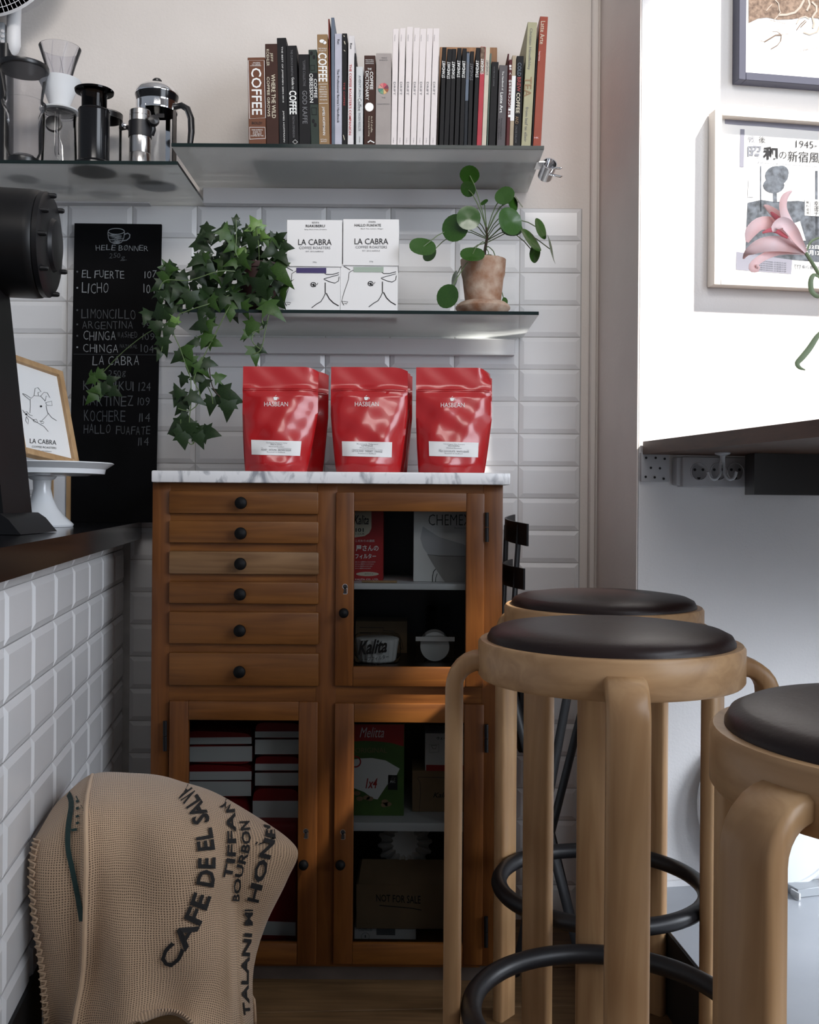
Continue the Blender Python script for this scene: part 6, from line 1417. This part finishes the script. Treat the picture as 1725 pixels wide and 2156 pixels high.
# ------------------------------------------------------------------ pink lily in a vase on the table
YLy = 1.93
vz = tp(.30, .32); vz.z = ZT1 + .0006
vase = thing('flower_vase', 'slim glass bottle vase on the bar table at the right edge', 'vase', vz)
MB().lathe([(.030, 0), (.038, .004), (.040, .02), (.040, .12), (.030, .17), (.014, .21), (.012, .27), (.014, .275), (.011, .275), (.010, .21), (.026, .17), (.037, .12), (.037, .02), (0, .006)], vz, 32).build('bottle', 'clear', vase)
lily = thing('lily', 'pink lily bloom on a curved stem in front of the poster', 'flower', vz + Vector((0, 0, .02)))
hd = P(1697, 532, YLy)
MB().tube(crl([hd, P(1712, 556, YLy), P(1728, 585, YLy + .005), P(1760, 660, YLy + .01), vz + Vector((0, 0, .272)), vz + Vector((0, 0, .03))], 30), .0036, 8).build('stem', 'lily_stem', lily)
def petal(pts, widths, m='pink', cup=.3, roll=0.0, nm='petal', tiltv=Vector((0, -.3, 1))):
    cps = [P(u, v, YLy + dy) for u, v, dy in pts]; n = 18
    def fn(s, q):
        c = cr(cps, q); a = cr(cps, max(q - .03, 0)); b = cr(cps, min(q + .03, 1)); tt = (b - a).normalized()
        side = tt.cross(Vector((0, -1, 0))).normalized()
        side = (side + Vector((0, roll, 0))).normalized()
        wv = cr([Vector((w, 0, 0)) for w in widths], q).x * YLy / F; e = 2 * s - 1
        nn = tt.cross(side)
        return c + side * e * wv + nn * (cup * wv * (e * e)) + Vector((0, .0006 * math.sin(12 * q), 0))
    mb = MB(); mb.grid(fn, 8, n)
    mb2 = MB(); mb2.grid(lambda s, q: fn(1 - s, q) + Vector((0, .0009, 0)), 8, n)
    k = len(mb.v); mb.add(mb2.v, mb2.f)
    return mb.build(nm, m, lily, solid=False, ang=80)
petal([(1697, 531, 0), (1682, 505, -.01), (1666, 470, -.012), (1654, 438, 0), (1656, 415, .012), (1668, 402, .02)], [4, 13, 15, 11, 9, 2], cup=.5, roll=.4)
petal([(1697, 532, 0), (1672, 520, -.02), (1640, 512, -.03), (1606, 515, -.03), (1578, 530, -.02), (1566, 545, 0)], [4, 11, 16, 15, 9, 2], cup=.35)
petal([(1697, 533, 0), (1670, 528, -.01), (1640, 528, -.01), (1610, 540, -.015), (1588, 556, -.02), (1586, 566, -.02), (1597, 566, -.02), (1594, 556, -.024)], [4, 7, 9, 8, 8, 7, 5, 2], cup=.2)
petal([(1697, 531, 0), (1672, 508, .01), (1650, 485, .02), (1628, 470, .025), (1602, 470, .02), (1582, 488, .01), (1574, 510, .0)], [4, 10, 12, 14, 14, 12, 3], cup=.3)
petal([(1697, 531, 0), (1676, 500, .0), (1654, 470, .01), (1634, 448, .02), (1618, 436, .03), (1609, 432, .035)], [4, 9, 11, 10, 6, 2], cup=.3)
petal([(1697, 531, 0), (1680, 508, -.03), (1664, 485, -.045), (1648, 470, -.05), (1632, 478, -.05), (1630, 488, -.045)], [4, 10, 13, 12, 8, 3], cup=-.5)
petal([(1660, 500, -.012), (1630, 484, .004), (1606, 490, .004)], [3, 5, 2], 'pink_throat', nm='throat'); petal([(1652, 474, -.004), (1636, 456, .008), (1624, 446, .02)], [2, 5, 2], 'pink_throat', nm='throat')
def blade_(pts, widths, nm='leaf'):
    return petal(pts, widths, 'lily_stem', .2, .2, nm)
blade_([(1700, 528, 0), (1706, 512, 0), (1716, 504, 0), (1735, 498, 0)], [2, 2.5, 2.5, 2])
blade_([(1730, 586, 0), (1716, 578, -.01), (1708, 590, -.01), (1710, 612, -.01), (1722, 624, -.01), (1730, 622, -.01)], [2, 4, 5, 5, 4, 2])
blade_([(1740, 690, 0), (1722, 708, -.01), (1706, 732, -.01), (1690, 752, -.012), (1680, 764, -.012), (1684, 774, -.012), (1696, 779, -.012)], [3, 5, 6, 6, 5, 3.5, 1])

# ------------------------------------------------------------------ things on the grey platform
rt_ = .172; ln_ = R(9)
upv = Vector((0, 0, 1)) * math.cos(ln_) - WN * math.sin(ln_); nv_ = upv.cross(WD).normalized()
if nv_.y > 0: nv_ = -nv_
bp_ = W_(1640, 1848, .062); bp_.z = ZP + .0025
ct = bp_ + upv * rt_
t = thing('round_tray', 'white round tray leaning on the sunlit wall behind the nearest stool', 'tray', bp_)
MB().lathe([(rt_ - .012, -.008), (rt_ - .001, -.008), (rt_, -.006), (rt_, .006), (rt_ - .002, .008), (rt_ - .009, .008), (rt_ - .011, .0055), (rt_ - .013, .007), (0, .007)], ct, 72, nv_).build('disc', 'white_enamel', t)
p = P(1703, 1862, 2.155); p.z = ZP
t = thing('metal_bracket', 'small grey metal channel piece lying on the platform', 'bracket', p)
MB().obox(p + Vector((.01, .03, .0095)), (Vector((.96, .28, 0)), Vector((-.28, .96, 0)), Vector((0, 0, 1))), (.040, .020, .009), .001).build('channel', 'galv', t)
MB().obox(p + Vector((-.028, -.002, .009)), (Vector((.96, .28, 0)), Vector((-.28, .96, 0)), Vector((0, 0, 1))), (.002, .014, .007), 0).build('end_plate', 'steel', t)

# ------------------------------------------------------------------ burlap sack over a white stool
ROWS = [
 [(140, 1745, 1.69), (190, 1672, 1.78), (280, 1668, 1.78), (370, 1680, 1.78), (455, 1712, 1.77), (600, 1790, 1.66)],
 [(130, 1682, 1.64), (195, 1629, 1.66), (285, 1629, 1.66), (375, 1643, 1.66), (458, 1668, 1.65), (570, 1740, 1.60)],
 [(86, 1742, 1.52), (186, 1690, 1.50), (285, 1695, 1.50), (390, 1705, 1.50), (474, 1738, 1.50), (626, 1790, 1.53)],
 [(63, 1800, 1.475), (181, 1800, 1.435), (285, 1800, 1.43), (412, 1810, 1.43), (488, 1830, 1.47), (606, 1850, 1.53)],
 [(70, 1930, 1.47), (178, 1930, 1.43), (285, 1930, 1.415), (425, 1930, 1.42), (496, 1930, 1.475), (561, 1945, 1.53)],
 [(85, 2055, 1.465), (172, 2050, 1.425), (285, 2045, 1.40), (425, 2040, 1.41), (502, 2045, 1.47), (533, 2045, 1.53)],
 [(100, 2165, 1.46), (158, 2165, 1.42), (280, 2140, 1.39), (400, 2140, 1.40), (505, 2160, 1.47), (532, 2165, 1.53)],
 [(112, 2330, 1.46), (150, 2330, 1.42), (270, 2150, 1.385), (420, 2165, 1.39), (508, 2330, 1.47), (531, 2330, 1.53)]]
ctl = [[P(*c) for c in r_] for r_ in ROWS]
def sack(s, t):
    p = cr([cr(r_, s) for r_ in ctl], t)
    n = .014 * math.sin(16 * s + 6 * t) * t ** 1.4 + .006 * math.sin(29 * s - 8 * t) * t + .005 * math.sin(9 * t + 13 * s) + .003 * math.sin(21 * t - 5 * s)
    # sharp folds near the left layer and the right crease
    n += -.016 * math.exp(-((s - .205) / .018) ** 2) * min(1, t * 1.6) + .020 * math.exp(-((s - .80) / .03) ** 2) * max(0, t - .3) * 1.3
    return p + Vector((0, n, 0))
NU, NV = 90, 80
sb = P(330, 2300, 1.55); sb.z = .0
sk = thing('burlap_sack', 'printed burlap coffee sack draped over a low stool at the lower left', 'sack', sb)
mb = MB(); mb.grid(sack, NU, NV)
o = mb.build('cloth', 'burlap', sk, solid=False, ang=180)
uvl = o.data.uv_layers.new(name='UVMap')
LU, LV = .47, .62
for poly_ in o.data.polygons:
    for li in poly_.loop_indices:
        vi = o.data.loops[li].vertex_index; uvl.data[li].uv = ((vi % (NU + 1)) / NU * LU, (vi // (NU + 1)) / NV * LV)
md = o.modifiers.new('thick', 'SOLIDIFY'); md.thickness = .004; md.offset = 1
sv, sf = mb.v, mb.f
spj = onmesh(sv, sf, .0055)
# stencil lettering along a curved guide
def guide_text(m_, txt, pts, h0, h1, off=.02, gaps=True):
    vs, fs, asp = tgeo(txt, off); g_ = [Vector((u, v, 0)) for u, v in pts]
    def mp(x, y):
        c = cr(g_, x); a = cr(g_, max(x - .02, 0)); b = cr(g_, min(x + .02, 1)); tt = (b - a).normalized(); hh_ = h0 + (h1 - h0) * x
        nx, ny = tt.y, -tt.x                          # text up is to the left of the reading direction in the picture
        return c.x + nx * hh_ * y, c.y + ny * hh_ * y
    m_.add([spj(*mp(x, y)) for x, y in vs], fs)
mk = MB()
guide_text(mk, 'CAFE DE EL SALVA', [(364, 2044), (415, 1965), (447, 1885), (455, 1820), (450, 1760), (436, 1705), (414, 1668), (396, 1650)], 40, 36, .03)
guide_text(mk, 'TIFFANY', [(488, 1850), (497, 1800), (497, 1740), (492, 1692), (470, 1680)], 18, 20, .03)
guide_text(mk, 'BOURBON', [(504, 1898), (512, 1840), (528, 1780), (526, 1728)], 14, 22, .03)
guide_text(mk, 'HONEY', [(545, 1902), (558, 1850), (572, 1800), (584, 1752), (578, 1728)], 26, 24, .035)
guide_text(mk, 'TALANI MI', [(528, 2136), (524, 2080), (526, 2020), (532, 1960), (533, 1915)], 13, 18, .03)
mk.build('stencil_lettering', 'sack_ink', sk, solid=False, smooth=False)
mg = MB()
def dstroke(pts, w):
    g_ = crl([Vector((u, v, 0)) for u, v in pts], 30); stroke(mg, [(p.x, p.y) for p in g_], w, spj)
dstroke([(140, 1664), (150, 1690), (144, 1740), (143, 1785), (152, 1830), (162, 1880), (168, 1915), (172, 1940)], 11); stroke(mg, [(150, 1748), (162, 1746)], 6, spj); stroke(mg, [(139, 1662), (160, 1676)], 3, spj)
for v in (1688, 1703, 1720, 1734): stroke(mg, [(160, v), (166, v - 3)], 5, spj)
mg.build('green_stripe', 'sack_green', sk, solid=False, smooth=False)
# overcast seam along the left edge
for i in range(30):
    t_ = .36 + .60 * i / 30; p = sack(.012, t_); q = sack(.045, t_ + .006); d_ = Vector((.0, -.006, .0))
    MB().tube([p + Vector((-.003, -.001, 0)), p.lerp(q, .3) + d_, q + d_ * .8, p.lerp(q, .8) + d_ + Vector((0, 0, -.006)), p.lerp(q, .2) + d_ + Vector((0, 0, -.008))], .0014, 5).build('stitch', 'burlap', sk)
MB().tube([sack(.21, t_ / 20) + Vector((0, -.004, 0)) for t_ in range(3, 19)], .0035, 6).build('fold_hem', 'burlap', sk)
# the white stool it hangs over
t = thing('white_stool', 'low white wooden stool hidden under the burlap sack', 'stool', (-.36, 1.58, 0))
ztp = .47
MB().box(-.515, -.27, 1.53, 1.66, ztp, ztp + .02, .002).build('seat', 'white_paint', t)
MB().box(-.535, -.515, 1.50, 1.67, .0005, ztp, .002).build('side_panel', 'white_paint', t); MB().box(-.285, -.27, 1.56, 1.66, .0005, ztp, .002).build('side_panel', 'white_paint', t)
